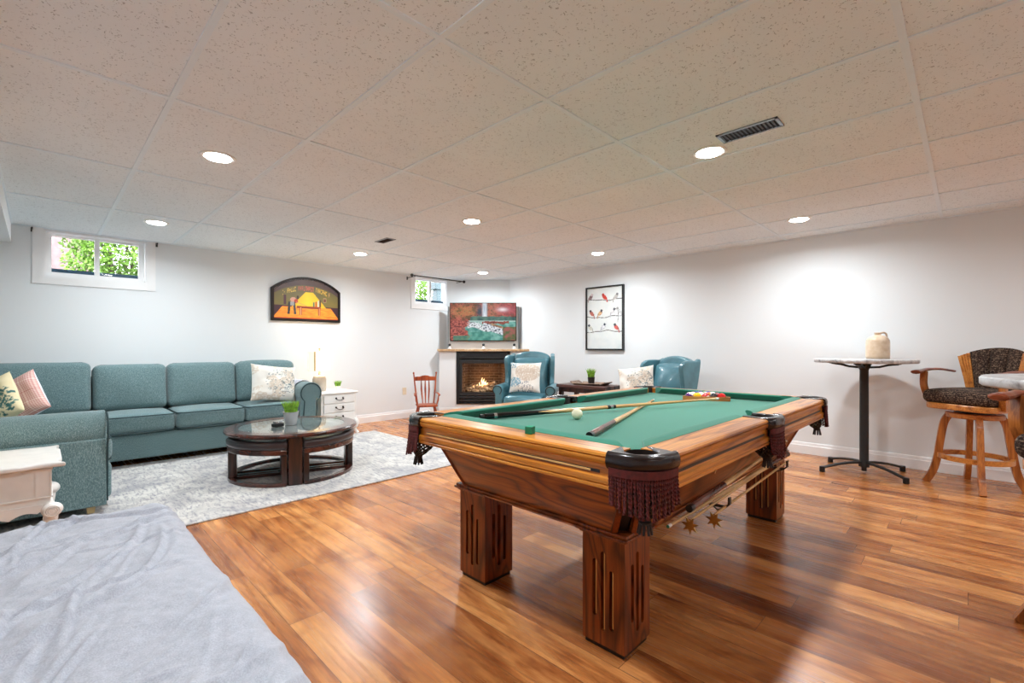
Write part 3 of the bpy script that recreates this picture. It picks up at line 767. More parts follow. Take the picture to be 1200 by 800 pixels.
def signpic(u, v):
    x = (u-.5)*2; z = v*SH/.56
    bg = mixc(C(92, 88, 62), C(132, 116, 50), .9-z+.3*nz(u*8, v*8, 1))
    c = bg
    if z > .86*archtop(x*SW/2)/SH+.0: c = mixc(C(96, 76, 70), C(70, 54, 60), nz(u*5, v*5, 2))
    if z < .36: c = C(66, 34, 44)
    # floor of light
    hw = .98-.95*z*1.05
    if z < .34 and abs(x) < hw+.1:
        c = mixc(C(236, 110, 30), C(252, 164, 50), nz(u*10, v*30, 6)*1.3-.1)
        if z < .08: c = C(216, 74, 34)
    # lamp cone
    if z >= .34 and abs(x-.06) < .40-(z-.40)*1.15+.06 and z < .70: c = mixc(C(250, 206, 46), C(232, 176, 30), abs(x)*1.6+.2*nz(u*9, v*9, 7))
    # table
    if .335 < z < .365 and -.32 < x < .42: c = C(160, 60, 30)
    if .31 < z < .335 and -.32 < x < .42: c = C(110, 40, 22)
    for tx in (-.2, .37):
        if abs(x-tx) < .035 and .15 < z < .33: c = C(150, 60, 34)
        if abs(x-tx) < .012 and .15 < z < .33: c = C(226, 160, 110)
    # people at the far end
    for k, tx in enumerate((.2, .27, .34, .40)):
        if abs(x-tx) < .022 and .36 < z < .47+.02*k % 2: c = (C(90, 110, 90), C(180, 60, 40), C(190, 200, 190), C(80, 60, 40))[k]
    # player
    if ((x+.42)/.09)**2+((z-.50)/.06)**2 < 1: c = C(200, 150, 130)
    if ((x+.34)/.06)**2+((z-.47)/.05)**2 < 1: c = C(176, 56, 44)
    if ((x+.29)/.035)**2+((z-.56)/.045)**2 < 1: c = C(54, 36, 30)
    if .16 < z < .45 and abs(x+.53+.1*(.45-z)) < .035: c = C(44, 42, 44)
    if .16 < z < .45 and abs(x+.40-.12*(.45-z)) < .035: c = C(60, 58, 60)
    if .36 < z < .45 and abs(x+.45) < .06: c = C(150, 150, 150)
    if abs(z-(.44-.25*(x+.3))) < .008 and -.34 < x < -.02: c = C(196, 150, 90)
    if abs(x+.66) < .035 and .38 < z < .6: c = C(76, 40, 52)
    if abs(x-.55) < .05 and .48 < z < .58: c = C(180, 150, 110)
    if abs(x-.55) < .035 and .49 < z < .57: c = C(110, 60, 50)
    # lettering along the arch
    zt = archtop(x*SW/2*.98)/SH
    for (lx, lw, lc, g) in letters:
        if abs(x-lx) < lw/2:
            p = (x-lx)/lw+.5; q_ = (z-(zt-.27))/.105
            if 0 < q_ < 1:
                on_ = p < .25 or (g in (0, 1, 4) and q_ > .8) or (g in (1, 3) and q_ < .2) or (g in (0, 2, 5) and .4 < q_ < .6) or (g in (2, 4) and p > .75)
                if on_: c = lc
    return c
def smask(u, v):
    x = (u-.5)*SW*.95; return .03 < v*SH < (archtop(x*1.06)-.028)
paint('painting', SW*.95, SH, 190, 120, signpic, M['paint'], sg, (0, -.026, 0), smask)
tag(MB().bb(-.034, .034, -.006, 0, -.056, .056).build('wall_outlet', M['paper'], smooth=0, bevel=.002, loc=(4.02, YA, .42)), 'small cream wall plate beside the little rocking chair', 'outlet')


# ------------------------------------------------------------------ rug
m = MB().softbox((1.1, 4.52, .006), (4.0, 2.14, .012), r=.005, n=3)
tag(m.build('area_rug', M['rug'], smooth=40), 'large cream and grey mottled area rug under the round coffee table and sofa', 'rug')

# ------------------------------------------------------------------ sectional sofa
SX, SY = .6, 5.9
sf = thing('sectional_sofa', 'teal L-shaped sectional sofa with rolled arms along the back wall', 'sofa', (SX, SY, 0))
L = (-SX, -SY, 0)
def sp(mb, name, mat='sofa', par=None, **k):
    return mb.build(name, M[mat], par or sf, loc=L if par is None else (0, 0, 0), **k)
def ring_xz(x0, x1, z0, z1, y, r=.07):
    return [(a, y, b) for a, b in rrect(x0, x1, z0, z1, r, 4)]
sp(MB().softbox(((-.35+2.12)/2, 5.85, .19), (2.47, .72, .24), r=.03), 'base', smooth=60)
sp(MB().softbox(((-.6+2.25)/2, 6.13, .46), (2.85, .2, .72), r=.05), 'back_frame', smooth=60)
sp(MB().softbox((-.135, 4.88, .19), (.98, 1.3, .24), r=.03), 'base', smooth=60)
sp(MB().softbox((-.82, 5.1, .46), (.2, 2.1, .72), r=.05), 'back_frame', smooth=60)
def seat(x0, x1, y0, y1):
    o = sp(MB().softbox(((x0+x1)/2, (y0+y1)/2, .4), (x1-x0, y1-y0, .175), r=.05, crown=(.004, .01, .018)), 'seat_cushion', smooth=60)
    p = MB()
    for z in (.472, .328):
        p.tube([(a, b, z) for a, b in rrect(x0+.008, x1-.008, y0-.006, y1, .045, 4)], .0055, 6, closed=True)
    p.build('piping', M['piping'], o)
seat(.335, .925, 5.44, 6.0); seat(.93, 1.53, 5.44, 6.0); seat(1.535, 2.10, 5.44, 6.0); seat(-.55, .33, 5.35, 6.0)
seat(-.60, .362, 4.27, 5.34)
def backc(x0, x1, z1, y=5.93, th=.19, tilt=9, M0=None, droop=.006):
    zc = .49; h = z1-zc
    Mx = (M0 or T((x0+x1)/2, y, zc)) @ RX(-tilt) @ T(0, 0, h/2)
    w = x1-x0
    def fn(o, u):
        o.z -= droop*abs(u[0])**4*(1 if u[2] > 0 else 0)*u[2]
        o.y += .006*mn.noise(Vector((o.x*7+x0*5, 0, o.z*7)))
        return o
    o = sp(MB().softbox((0, 0, 0), (w, th, h), r=.05, crown=(.0, .035, .004), M=Mx, fn=fn), 'back_cushion', smooth=60)
    p = MB().tube([(a*1.0, -th/2+.055, b-droop*(abs(a/(w/2)))**4*(1 if b > 0 else 0)) for a, b in rrect(-w/2+.006, w/2-.006, -h/2+.01, h/2-.001, .06, 6)], .0055, 6, closed=True, M=Mx)
    p.build('piping', M['piping'], o)
backc(-.62, .345, .965); backc(.355, .925, .935); backc(.93, 1.555, .94); backc(1.56, 2.20, .955, droop=.03)
for yc in (5.45, 4.75):
    backc(-.33, .33, .94, M0=T(-.66, yc, .49) @ RZ(90))
# rolled arm at the right end
def roll(cx, cz, r):  # section in the plane across the arm: panel with a scroll on top
    return None
def arm(M0, length, w=.17, r=.125, z=.58, side=1):
    """arm runs along local +Y from the front at y=0, scroll leans to side"""
    m = MB()
    prof = [(-w/2, .065), (w/2, .065), (w/2, z-.06)]+[(side*.03+r*cos(R(a)), z+r*sin(R(a))) for a in range(-30, 211, 15)]+[(-w/2, z-.06)]
    if side < 0: prof = [(-x, y) for x, y in prof][::-1]; prof = [(x, y) for x, y in prof]
    prof = [(p[0], p[1]) for p in prof]
    m.prism(prof, 0, length, 'y', M0)
    a_ = sp(m, 'arm', bevel=.034, bseg=4, smooth=50)
    p = MB()
    pts = [(side*.03+(r-.012)*cos(R(a)), -.004, z+(r-.012)*sin(R(a))) for a in range(-50, 231, 14)]
    p.tube([(w/2-.012, -.004, .09)]+pts+[(-w/2+.012, -.004, .09)], .006, 6, M=M0)
    p.build('piping', M['piping'], a_)
arm(T(2.165, 5.40, 0), .85)
# arm at the near end of the return, runs along X, its front faces +X
arm(T(.315, 4.17, 0) @ RZ(90), 1.2, w=.19, r=.122, z=.56, side=-1)
for x, y in ((.30, 5.28), (.24, 4.14), (2.1, 5.46), (-.45, 4.2), (-.4, 6.1), (2.15, 6.15)):
    zl = .0125 if 3.4 < y < 5.65 else 0
    sp(MB().box((x, y, (.075+zl)/2), (.05, .05, .075-zl), taper=(.75, .75)), 'leg', 'gold', bevel=.004)

# throw pillows
def gingham(u, v):
    a = (u*26) % 1 < .5; b = (v*26) % 1 < .5
    if u < .12: return C(232, 232, 238)
    return C(196, 122, 118) if a and b else (C(226, 178, 170) if a or b else C(244, 226, 216))
def floral(u, v):
    c = mixc(C(226, 212, 168), C(236, 226, 190), nz(u*5, v*5, 8))
    r_ = math.hypot(u-.72, v-.36); k = nz(u*13, v*13, 9)
    if r_ < .28 and (r_*16+4*k) % 2 < 1: c = mixc(C(28, 84, 84), C(120, 166, 150), k)
    if r_ < .34 and k > .6: c = C(60, 110, 106)
    if abs(v-.75-.25*(u-.4)) < .012 and u < .6: c = C(120, 96, 60)
    if abs(v-.45+.4*(u-.1)) < .012 and u < .45: c = C(120, 110, 66)
    if math.hypot(u-.12, v-.2) < .14 and k > .45: c = C(70, 120, 104)
    return c
def coast(u, v):
    c = mixc(C(226, 222, 212), C(238, 236, 230), nz(u*4, v*4, 11))
    k = nz(u*3+3, v*3, 12); k2 = nz(u*26, v*26, 13, 4)
    if k > .54 and k2 > .36: c = mixc(C(204, 190, 172), C(220, 210, 196), k2)
    r_ = math.hypot(u-.62, v-.52)
    if r_ < .36 and abs(nz(u*7, v*7, 14)-.5) < .022: c = C(104, 126, 132)
    if .6 < u and abs(sin(r_*30+k*8)) < .14 and r_ < .4: c = C(120, 132, 134)
    return c
def coral(u, v):
    c = mixc(C(232, 230, 224), C(222, 218, 210), nz(u*5, v*5, 16))
    k = nz(u*3.4, v*3.4, 17); k2 = nz(u*24, v*24, 18, 4)
    if ((u-.6)/.42)**2+((v-.66)/.3)**2 < 1 and k2 > .36: c = mixc(C(214, 200, 184), C(198, 184, 168), k2)
    if ((u-.18)/.2)**2+((v-.32)/.16)**2 < 1 and k2 > .4: c = mixc(C(96, 150, 176), C(150, 184, 198), k2)
    if .3 < u < .8 and v < .36-.4*abs(u-.55) and abs(nz(u*22, v*6, 19)-.5) < .04: c = C(56, 78, 108)
    if u < .2 and v > .8 and k2 > .55: c = C(110, 160, 184)
    return c
def tpillow(name_lab, fn, loc, rz, tilt, w=.46, h=.46, t=.15, roll_=0, group=None):
    m = MB().pillow(w, h, t, n=56, cfn=fn)
    o = m.build('throw_pillow', M['paintfab'], smooth=60, weld=False)
    o.location = loc; o.rotation_euler = (R(-tilt), R(roll_), R(rz)); tag(o, name_lab, 'cushion'); return o
tpillow('pink checked throw pillow with a white edge, behind the yellow floral one', gingham, (-.115, 5.28, .69), -30, 20, .37, .37, .14, roll_=-33)
tpillow('yellow throw pillow printed with teal flowers at the near end of the sofa', floral, (-.235, 5.03, .685), -34, 24, .37, .37, .14, roll_=-36)
tpillow('large cream coastal-print throw pillow at the far right end of the teal sofa', coast, (1.86, 5.60, .70), 6, 16, .50, .42, .15, roll_=7)
# pale throw over the arm
pts = []
m = MB(); n_ = 20; cx, cz, r_ = 2.195, .58, .131
prof = [(2.115-.02, .50), (2.085-.0, .56)]+[(cx+r_*cos(R(a)), cz+r_*sin(R(a))) for a in range(170, 59, -11)]
vs = []; fs = []
for j in range(12):
    y = 5.60+.42*j/11
    for i, (x, z) in enumerate(prof):
        w_ = .004*mn.noise(Vector((x*20, y*14, z*20)))
        vs.append((x-abs(w_)-.003, y, z+abs(w_)+.003))
k_ = len(prof)
for j in range(11):
    for i in range(k_-1): fs.append((j*k_+i, (j+1)*k_+i, (j+1)*k_+i+1, j*k_+i+1))
m.add(vs, fs); th_ = m.build('throw_blanket', M['throw'], smooth=60)
sd = th_.modifiers.new('thick', 'SOLIDIFY'); sd.thickness = .006; sd.offset = 1
tag(th_, 'pale grey throw blanket draped over the right arm of the teal sofa', 'blanket')

# ------------------------------------------------------------------ potted grass
def grass_pot(name, label, loc, kind, r, h, gh, nb, seed, spread=.9):
    random.seed(seed)
    o = thing(name, label, 'plant', loc)
    if kind == 'tin':
        MB().lathe([(r*.72, 0), (r*.76, .004), (r, h-.006), (r*1.07, h-.004), (r*1.07, h), (r*.96, h), (r*.94, h-.012)], seg=28).build('pot', M['tin'], o)
    elif kind == 'white':
        MB().box((0, 0, h/2), (r*1.7, r*1.7, h), taper=(.85, .85)).build('pot', M['white'], o, bevel=.003)
    else:
        MB().lathe([(r*.8, 0), (r*.86, .004), (r, h-.004), (r, h), (r*.9, h), (r*.88, h-.01)], seg=24).build('pot', M['black'], o)
    MB().lathe([(.0005, h-.008), (r*.8, h-.008)], seg=16, cap=False).build('soil', M['soil'], o)
    m = MB()
    for k in range(nb):
        a = random.uniform(0, 2*pi); q = r*.8*math.sqrt(random.random()); b = a+random.uniform(-.5, .5)
        p = Vector((q*cos(a), q*sin(a), h-.01)); ln = gh*random.uniform(.7, 1.1); out = spread*(q/r)*ln*random.uniform(.3, .8)
        pts = [p, p+Vector((out*.3*cos(b), out*.3*sin(b), ln*.5)), p+Vector((out*cos(b), out*sin(b), ln))]
        m.tube(pts, [.0032, .003, .0006], 4)
    f = m.build('grass', M['grass'], o); f['kind'] = 'stuff'
    return o

# ------------------------------------------------------------------ round coffee table with four wedge stools
CX, CY, CR = 1.58, 4.27, .53; ZT = .425; Z0 = .013
ct = thing('coffee_table', 'round dark wood coffee table with a glass centre on the rug', 'coffee table', (CX, CY, Z0), -108.4)
zt = ZT-Z0
MB().lathe([(CR-.11, zt-.035), (CR-.015, zt-.035), (CR, zt-.022), (CR, zt-.012), (CR-.012, zt), (CR-.105, zt), (CR-.105, zt-.01), (CR-.11, zt-.012), (CR-.11, zt-.035)], seg=72, cap=False).build('tabletop', M['espresso_x'], ct)
MB().lathe([(.0005, zt-.010), (CR-.107, zt-.010), (CR-.107, zt-.002), (.0005, zt-.002)], seg=60, cap=False).build('glass', M['tglass'], ct)
for k in range(4):
    Mx = RZ(90*k)
    MB().bb(CR-.10, CR-.045, -.05, .05, 0, zt-.035, Mx).build('leg', M['espresso'], ct, smooth=0, bevel=.005)
MB().bb(-CR+.07, CR-.07, -.012, .012, zt-.075, zt-.036).bb(-.012, .012, -CR+.07, CR-.07, zt-.075, zt-.036).build('crossbar', M['espresso_x'], ct, smooth=0)
MB().bb(-CR+.07, CR-.07, -.02, .02, 0, .022).bb(-.02, .02, -CR+.07, CR-.07, 0, .022).build('stretcher', M['espresso_x'], ct, smooth=0)
def wedge_poly(r0, inset, n=16):
    # quarter wedge between local +X and +Y with straight sides inset from the axes
    a0 = math.degrees(math.asin(inset/r0))
    return [(inset, inset)]+arc(0, 0, r0, a0, 90-a0, n)
def wedge_stool(k, label):
    o = thing('wedge_stool', label, 'stool', (CX, CY, Z0), -108.4+90*k, 'wedge stools under the coffee table')
    rr = CR-.025
    c = MB().prism(wedge_poly(rr+.006, .058), .285, .355)
    c.build('seat_cushion', M['darkleather'], o, bevel=.022, bseg=4, smooth=50)
    MB().prism(wedge_poly(rr, .062), .245, .287).build('seat_frame', M['espresso_x'], o, bevel=.006, smooth=40)
    a0 = 9.5
    for a in (a0, 90-a0):
        Mx = RZ(a) @ T(rr-.03, 0, 0)
        MB().bb(-.022, .022, -.02, .02, 0, .246, Mx).build('leg', M['espresso'], o, smooth=0, bevel=.005)
    MB().bb(.068, .105, .068, .105, 0, .246).build('leg', M['espresso'], o, smooth=0, bevel=.005)
    m = MB(); n = 18
    vs = []; fs = []
    for i in range(n+1):
        a = R(8+74*i/n)
        for r_, z in ((rr-.045, 0), (rr-.006, 0), (rr-.006, .026), (rr-.045, .026)): vs.append((r_*cos(a), r_*sin(a), z))
    for i in range(n):
        for q in range(4): fs.append((i*4+q, i*4+(q+1) % 4, (i+1)*4+(q+1) % 4, (i+1)*4+q))
    fs += [(3, 2, 1, 0), (n*4, n*4+1, n*4+2, n*4+3)]
    m.add(vs, fs)
    m.tube([(.085, .085, .013), (rr-.03, .085, .013)], .013, 4, sq=(1, 1)).tube([(.085, .085, .013), (.085, rr-.03, .013)], .013, 4, sq=(1, 1))
    m.build('base_rail', M['espresso_x'], o, smooth=40)
    return o
for k, lab in ((3, 'dark leather wedge stool under the coffee table, facing the grey bed'), (0, 'dark leather wedge stool under the coffee table, facing the pool table'),
               (1, 'dark leather wedge stool under the coffee table, facing the white drawer chest'), (2, 'dark leather wedge stool under the coffee table, facing the teal sofa seat')):
    wedge_stool(k, lab)
grass_pot('potted_grass', 'green grass plant in a shiny tin pot on the glass coffee table', (1.56, 4.27, ZT+.0005), 'tin', .062, .115, .10, 150, 11, .7)
cs = thing('trinket_box', 'small black and white box standing on the glass coffee table beside the tin pot', 'box', (1.44, 4.24, ZT+.0005), 20)
MB().bb(-.04, .04, -.03, .03, 0, .028).build('base', M['black'], cs, smooth=0, bevel=.003)
MB().bb(-.03, .03, -.022, .022, .0282, .05).build('lid', M['chrome'], cs, smooth=0, bevel=.004)

# ------------------------------------------------------------------ white drawer chest and lamp
ec = thing('drawer_chest', 'white end table with dark bail-handled drawers beside the right arm of the sofa', 'end table', (2.66, 5.93, 0))
ew, ed, eh = .50, .54, .545
def wavy(w, amp, z0, n=24, steps=3):
    return [(-w/2+w*k/n, z0+amp*abs(cos(pi*steps*k/n))) for k in range(n+1)]
MB().bb(-ew/2+.02, ew/2-.02, -ed/2+.02, ed/2-.02, .14, eh-.025).build('body', M['white'], ec, smooth=0, bevel=.004)
MB().softbox((0, 0, eh-.0125), (ew, ed, .025), r=.009, n=3).build('top', M['white'], ec, smooth=50)
for z in (.405, .29, .175):
    d = MB().bb(-ew/2+.05, ew/2-.05, -ed/2+.006, -ed/2+.02, z, z+.10).build('drawer', M['white'], ec, smooth=0, bevel=.005)
    MB().tube(spline([(-.045, -ed/2, z+.06), (-.043, -ed/2-.02, z+.05), (0, -ed/2-.022, z+.035), (.043, -ed/2-.02, z+.05), (.045, -ed/2, z+.06)], 5), .0045, 8).sphere((-.045, -ed/2+.002, z+.062), .012, 10, 6).sphere((.045, -ed/2+.002, z+.062), .012, 10, 6).build('handle', M['bronze'], d)
MB().prism([(ew/2-.03, .17), (-ew/2+.03, .17)]+wavy(ew-.06, .03, .115), -ed/2+.012, -ed/2+.026, 'y').build('apron', M['white'], ec, smooth=0)
for sx in (-1, 1):
    for sy in (-1, 1):
        x, y = sx*(ew/2-.035), sy*(ed/2-.035)
        MB().tube(spline([(x, y, .19), (x+sx*.022, y+sy*.022, .13), (x+sx*.004, y+sy*.004, .06), (x+sx*.03, y+sy*.03, .0)], 6), [.028]*6+[.026]*6+[.02]*6+[.024], 10).build('leg', M['white'], ec)
lp = thing('table_lamp', 'lit table lamp with a cream drum shade on the white drawer chest', 'lamp', (2.52, 5.94, eh+.0005))
MB().lathe([(.045, 0), (.078, .004), (.083, .03), (.083, .15), (.07, .19), (.03, .205), (.012, .21), (.012, .25)], seg=30).build('base', plain('beige_ceramic', rgb(178, 168, 156), .4), lp)
MB().lathe([(.132, .265), (.135, .265), (.135, .51), (.132, .51)], seg=40, cap=False).build('shade', M['shade'], lp)
sm = MB(); aa = math.atan2(-D.y, -D.x)
sm.box((0, 0, 0), (.004, .02, .245), T(.1365*cos(aa), .1365*sin(aa), .3875) @ Matrix.Rotation(aa, 4, 'Z')).build('shade_seam', M['shade_seam'], lp)
MB().tube([(0, 0, .25), (0, 0, .535)], .004, 8).sphere((0, 0, .54), .009, 10, 6).build('stem', M['brass'], lp)
def bulb(par, loc, e=6):
    la = bpy.data.lights.new('bulb', 'POINT'); la.energy = e; la.color = (1, .78, .52); la.shadow_soft_size = .045
    o = bpy.data.objects.new('bulb', la); COL.objects.link(o); o.parent = par; o.location = loc
bulb(lp, (0, 0, .40), 7)
grass_pot('potted_grass', 'tiny green plant in a white square pot beside the lit table lamp', (2.72, 5.84, eh+.0005), 'white', .035, .06, .075, 90, 12, .7)

# ------------------------------------------------------------------ side table and lamp at the left edge
st = thing('side_table', 'cream end table with a scalloped top and carved apron in front of the sofa arm', 'side table', (-.21, 3.74, .0125))
tw, td, tz = .60, .62, .4875
n_ = 40; top = []
base = [(-tw/2, -td/2), (tw/2, -td/2), (tw/2, td/2), (-tw/2, td/2)]
def scallop(p0, p1, out, n=16):
    pts = []
    for k in range(n):
        t_ = k/n; x = p0[0]+(p1[0]-p0[0])*t_; y = p0[1]+(p1[1]-p0[1])*t_
        q = .012*(1 if t_ < .06 or t_ > .94 else 0)-.014*(abs(sin(pi*4*t_))**.6)*(.0 if .25 < t_ < .75 else 1)
        pts.append((x+out[0]*q, y+out[1]*q))
    return pts
top = scallop(base[0], base[1], (0, -1))+scallop(base[1], base[2], (1, 0))+scallop(base[2], base[3], (0, 1))+scallop(base[3], base[0], (-1, 0))
MB().prism(top, tz-.026, tz).build('top', M['cream'], st, smooth=30, bevel=.008, bseg=3)
bx, by = tw/2-.045, td/2-.045
MB().bb(-bx, bx, -by, by, .24, tz-.026).build('body', M['cream'], st, smooth=0, bevel=.004)
def apron_curve(h, k, n=40):
    t_ = 2*abs(k/n-.5)      # 0 at the middle, 1 at the legs
    return .205+.03*t_**2+.018*abs(sin(pi*2.5*t_))-(.012 if t_ < .08 else 0)
for p in (-by, by):
    MB().prism([(bx, .27), (-bx, .27)]+[(-bx+2*bx*k/40, apron_curve(0, k)) for k in range(41)], p-.008, p+.008, 'y').build('apron', M['cream'], st, smooth=0)
MB().prism([(by, .27), (-by, .27)]+[(-by+2*by*k/40, apron_curve(0, k)) for k in range(41)], bx-.008, bx+.008, 'x').build('apron', M['cream'], st, smooth=0)
m = MB()
for z in (.300, tz-.04): m.bb(-bx-.007, bx+.007, -by-.007, by+.007, z, z+.007)
for sx in (-1, 1):
    for x_ in (bx, bx-.055): m.bb(sx*x_-.003, sx*x_+.003, -by-.006, -by, .30, tz-.03)
m.build('moulding', M['cream'], st, smooth=0, weld=False)
for sx in (-1, 1):
    for sy in (-1, 1):
        x, y = sx*(bx-.012), sy*(by-.012)
        q = MB().tube(spline([(x, y, .27), (x+sx*.012, y+sy*.012, .22), (x+sx*.006, y+sy*.006, .12), (x+sx*.02, y+sy*.02, .03), (x+sx*.035, y+sy*.035, .0)], 5), [.026]*5+[.030]*3+[.028, .026, .024, .022, .020]+[.018]*4+[.02]*4, 12)
        q.sphere((x+sx*.016, y+sy*.016, .235), .044, 18, 12, sc=(1, 1, .85))
        for a_ in range(3):
            q.tube([(x+sx*.016+(.03-.008*a_)*cos(R(t_)), y+sy*.016+sy*.040, .235+(.028-.008*a_)*sin(R(t_))) for t_ in range(0, 360, 30)], .0035, 6, closed=True)
        q.build('leg', M['cream'], st, weld=False)
lp2 = thing('table_lamp', 'table lamp with a pale tapered shade on the cream scalloped end table', 'lamp', (-.31, 3.76, tz+.013))
MB().lathe([(.05, 0), (.08, .006), (.03, .03), (.055, .09), (.06, .15), (.02, .22), (.012, .24)], seg=30).build('base', M['white'], lp2)
MB().lathe([(.148, .24), (.15, .24), (.12, .47), (.118, .47)], seg=40, cap=False).build('shade', M['shade'], lp2)

# ------------------------------------------------------------------ bed
bd_ = thing('bed', 'low bed covered with a wrinkled pale grey sheet in the near corner of the room', 'bed', (-.6, 1.25, 0))
bx0, bx1, by0, by1 = -.72, .95, -.85, 1.0
MB().bb(bx0+.03, bx1-.03, by0+.03, by1-.03, .10, .26).build('bed_base', M['espresso_x'], bd_, smooth=0, bevel=.01)
for x in (bx0+.1, bx1-.1):
    for y in (by0+.1, by1-.1): MB().box((x, y, .05), (.06, .06, .10)).build('leg', M['espresso'], bd_, smooth=0, bevel=.004)
MB().softbox(((bx0+bx1)/2, (by0+by1)/2, .37), (bx1-bx0-.03, by1-by0-.03, .22), r=.06).build('mattress', M['mattress'], bd_, smooth=60)
# sheet: draped surface with folds
def fold(x, y, a, ox, oy, wdt, amp, ln):
    dx, dy = x-ox, y-oy; u = dx*cos(a)+dy*sin(a); v = -dx*sin(a)+dy*cos(a)
    v += .03*sin(u*7+ox*9)+.02*mn.noise(Vector((u*4, oy, 1)))
    e = math.exp(-(u/ln)**4)
    w_ = wdt*(1+.5*mn.noise(Vector((u*3, ox*3, 0))))
    return amp*e*(math.exp(-abs(v/w_)**1.2)-.6*math.exp(-((v+w_*1.4)/w_)**2))
random.seed(21)
folds = []
for k in range(150):
    base_a = R(random.choice([62, 68, 30, 75, 50, 20]))+random.gauss(0, .22)
    folds.append((base_a, random.uniform(bx0, bx1), random.uniform(by0, by1), random.uniform(.005, .013), random.uniform(.004, .014), random.uniform(.05, .30)))
folds += [(R(58), .35, .25, .011, .022, .5), (R(50), .62, .1, .012, .014, .33), (R(20), .45, -.42, .02, .02, .42), (R(-2), .55, -.55, .022, .018, .35), (R(64), .66, .35, .01, .012, .3)]
def sheet_h(x, y):
    h = 0
    for f in folds: h += fold(x, y, *f)
    h += .008*mn.fractal(Vector((x*3.5, y*3.5, 2)), 1, 2, 4)+.008*mn.fractal(Vector((x*9, y*7.5, 5)), 1, 2, 3)
    return h
m = MB(); nx, ny = 320, 350
ex = .16
vs = []; fs = []
for j in range(ny+1):
    for i in range(nx+1):
        x = bx0-.0+(bx1+ex-bx0)*i/nx; y = by0+(by1+ex-by0)*j/ny
        ox = max(0, x-(bx1-.05)); oy = max(0, y-(by1-.05)); r0 = .07
        o_ = math.hypot(ox, oy); drop = 0; px_, py_ = x, y
        if o_ > 0:
            ang = min(o_/r0, pi/2); extra = max(0, o_-r0*pi/2)
            hx, hy = ox/o_, oy/o_
            px_ = min(x, bx1-.05)+hx*(r0*sin(ang)); py_ = min(y, by1-.05)+hy*(r0*sin(ang))
            drop = r0*(1-cos(ang))+extra
            wv = .006*sin((x*hy-y*hx)*38)*min(1, extra/.05); px_ += hx*wv; py_ += hy*wv
        hz = sheet_h(x, y); k_ = max(0, 1-o_/.12)
        vs.append((px_, py_, .492+.02+hz*(.35+.65*k_)-drop))
for j in range(ny):
    for i in range(nx): fs.append((j*(nx+1)+i, j*(nx+1)+i+1, (j+1)*(nx+1)+i+1, (j+1)*(nx+1)+i))
m.add(vs, fs); m.build('sheet', M['sheet'], bd_, smooth=180, weld=False)

# ------------------------------------------------------------------ pool table
PX, PY = 2.44, 1.32
A, B = 1.19, .665
ZR, ZB = .775, .738
pt = thing('pool_table', 'carved oak pool table with green cloth and maroon fringed leather pockets', 'pool table', (PX, PY, 0))
CP = .14   # length of a corner taken by a pocket
def frame_pt(side, s, d, z):
    """side: x-,x+,y-,y+ ; s runs along the side, d inward from the outer face"""
    return {'x-': (-A+d, s, z), 'x+': (A-d, s, z), 'y-': (s, -B+d, z), 'y+': (s, B-d, z)}[side]
def extr(mb, side, prof, s0, s1, e0=None, e1=None):
    n = len(prof); e0 = e0 or (lambda d: 0); e1 = e1 or (lambda d: 0)
    vs = [frame_pt(side, s0+e0(d), d, z) for d, z in prof]+[frame_pt(side, s1-e1(d), d, z) for d, z in prof]
    mb.add(vs, [tuple(range(n)), tuple(range(n, 2*n))[::-1]]+[(i, i+n, (i+1) % n+n, (i+1) % n) for i in range(n)])
rail_prof = [(.014, .654), (.003, .660), (.003, .668), (.008, .672), (.003, .676), (.003, .692), (.012, .698), (.012, .733), (.003, .740), (0, .750), (0, .756), (.006, .759), (0, .763), (.002, .770), (.010, ZR), (.116, ZR), (.116, .654)]
cush = [(.1165, .7760), (.135, .7835), (.155, .7855), (.166, .7825), (.169, .777), (.150, .752), (.134, .7385), (.1165, .7385)]
sides = [('x-', -B+CP, B-CP), ('x+', -B+CP, B-CP), ('y-', -A+CP, -.07), ('y-', .07, A-CP), ('y+', -A+CP, -.07), ('y+', .07, A-CP)]
for sd_, s0, s1 in sides:
    m = MB(); extr(m, sd_, rail_prof, s0, s1)
    rl_ = m.build('rail', M['oak_y'] if sd_[0] == 'x' else M['oak_x'], pt, smooth=25)
    # routed groove with a pale strip
    m = MB(); L0, L1 = s0+.05, s1-.05
    g_ = [(.0105, .7045), (.0105, .7145), (.02, .7145), (.02, .7045)]
    extr(m, sd_, g_, L0, L1); m.build('groove', M['black'], rl_, smooth=0)
    m = MB(); extr(m, sd_, [(.0092, .7062), (.0092, .7125), (.02, .7125), (.02, .7062)], L0+.035, L1-.0)
    if sd_ in ('x-', 'x+'): m.build('inlay_strip', M['inlay'], rl_, smooth=0)
    # cushion
    m = MB()
    corner = lambda d: .026+(d-.1165)*1.5
    mid = lambda d: (d-.1165)*.6+.012
    if sd_[0] == 'x': e0 = e1 = corner
    elif s0 < 0: e0, e1 = corner, mid
    else: e0, e1 = mid, corner
    extr(m, sd_, cush, s0, s1, e0, e1); m.build('cushion', M['felt'], pt, smooth=25)
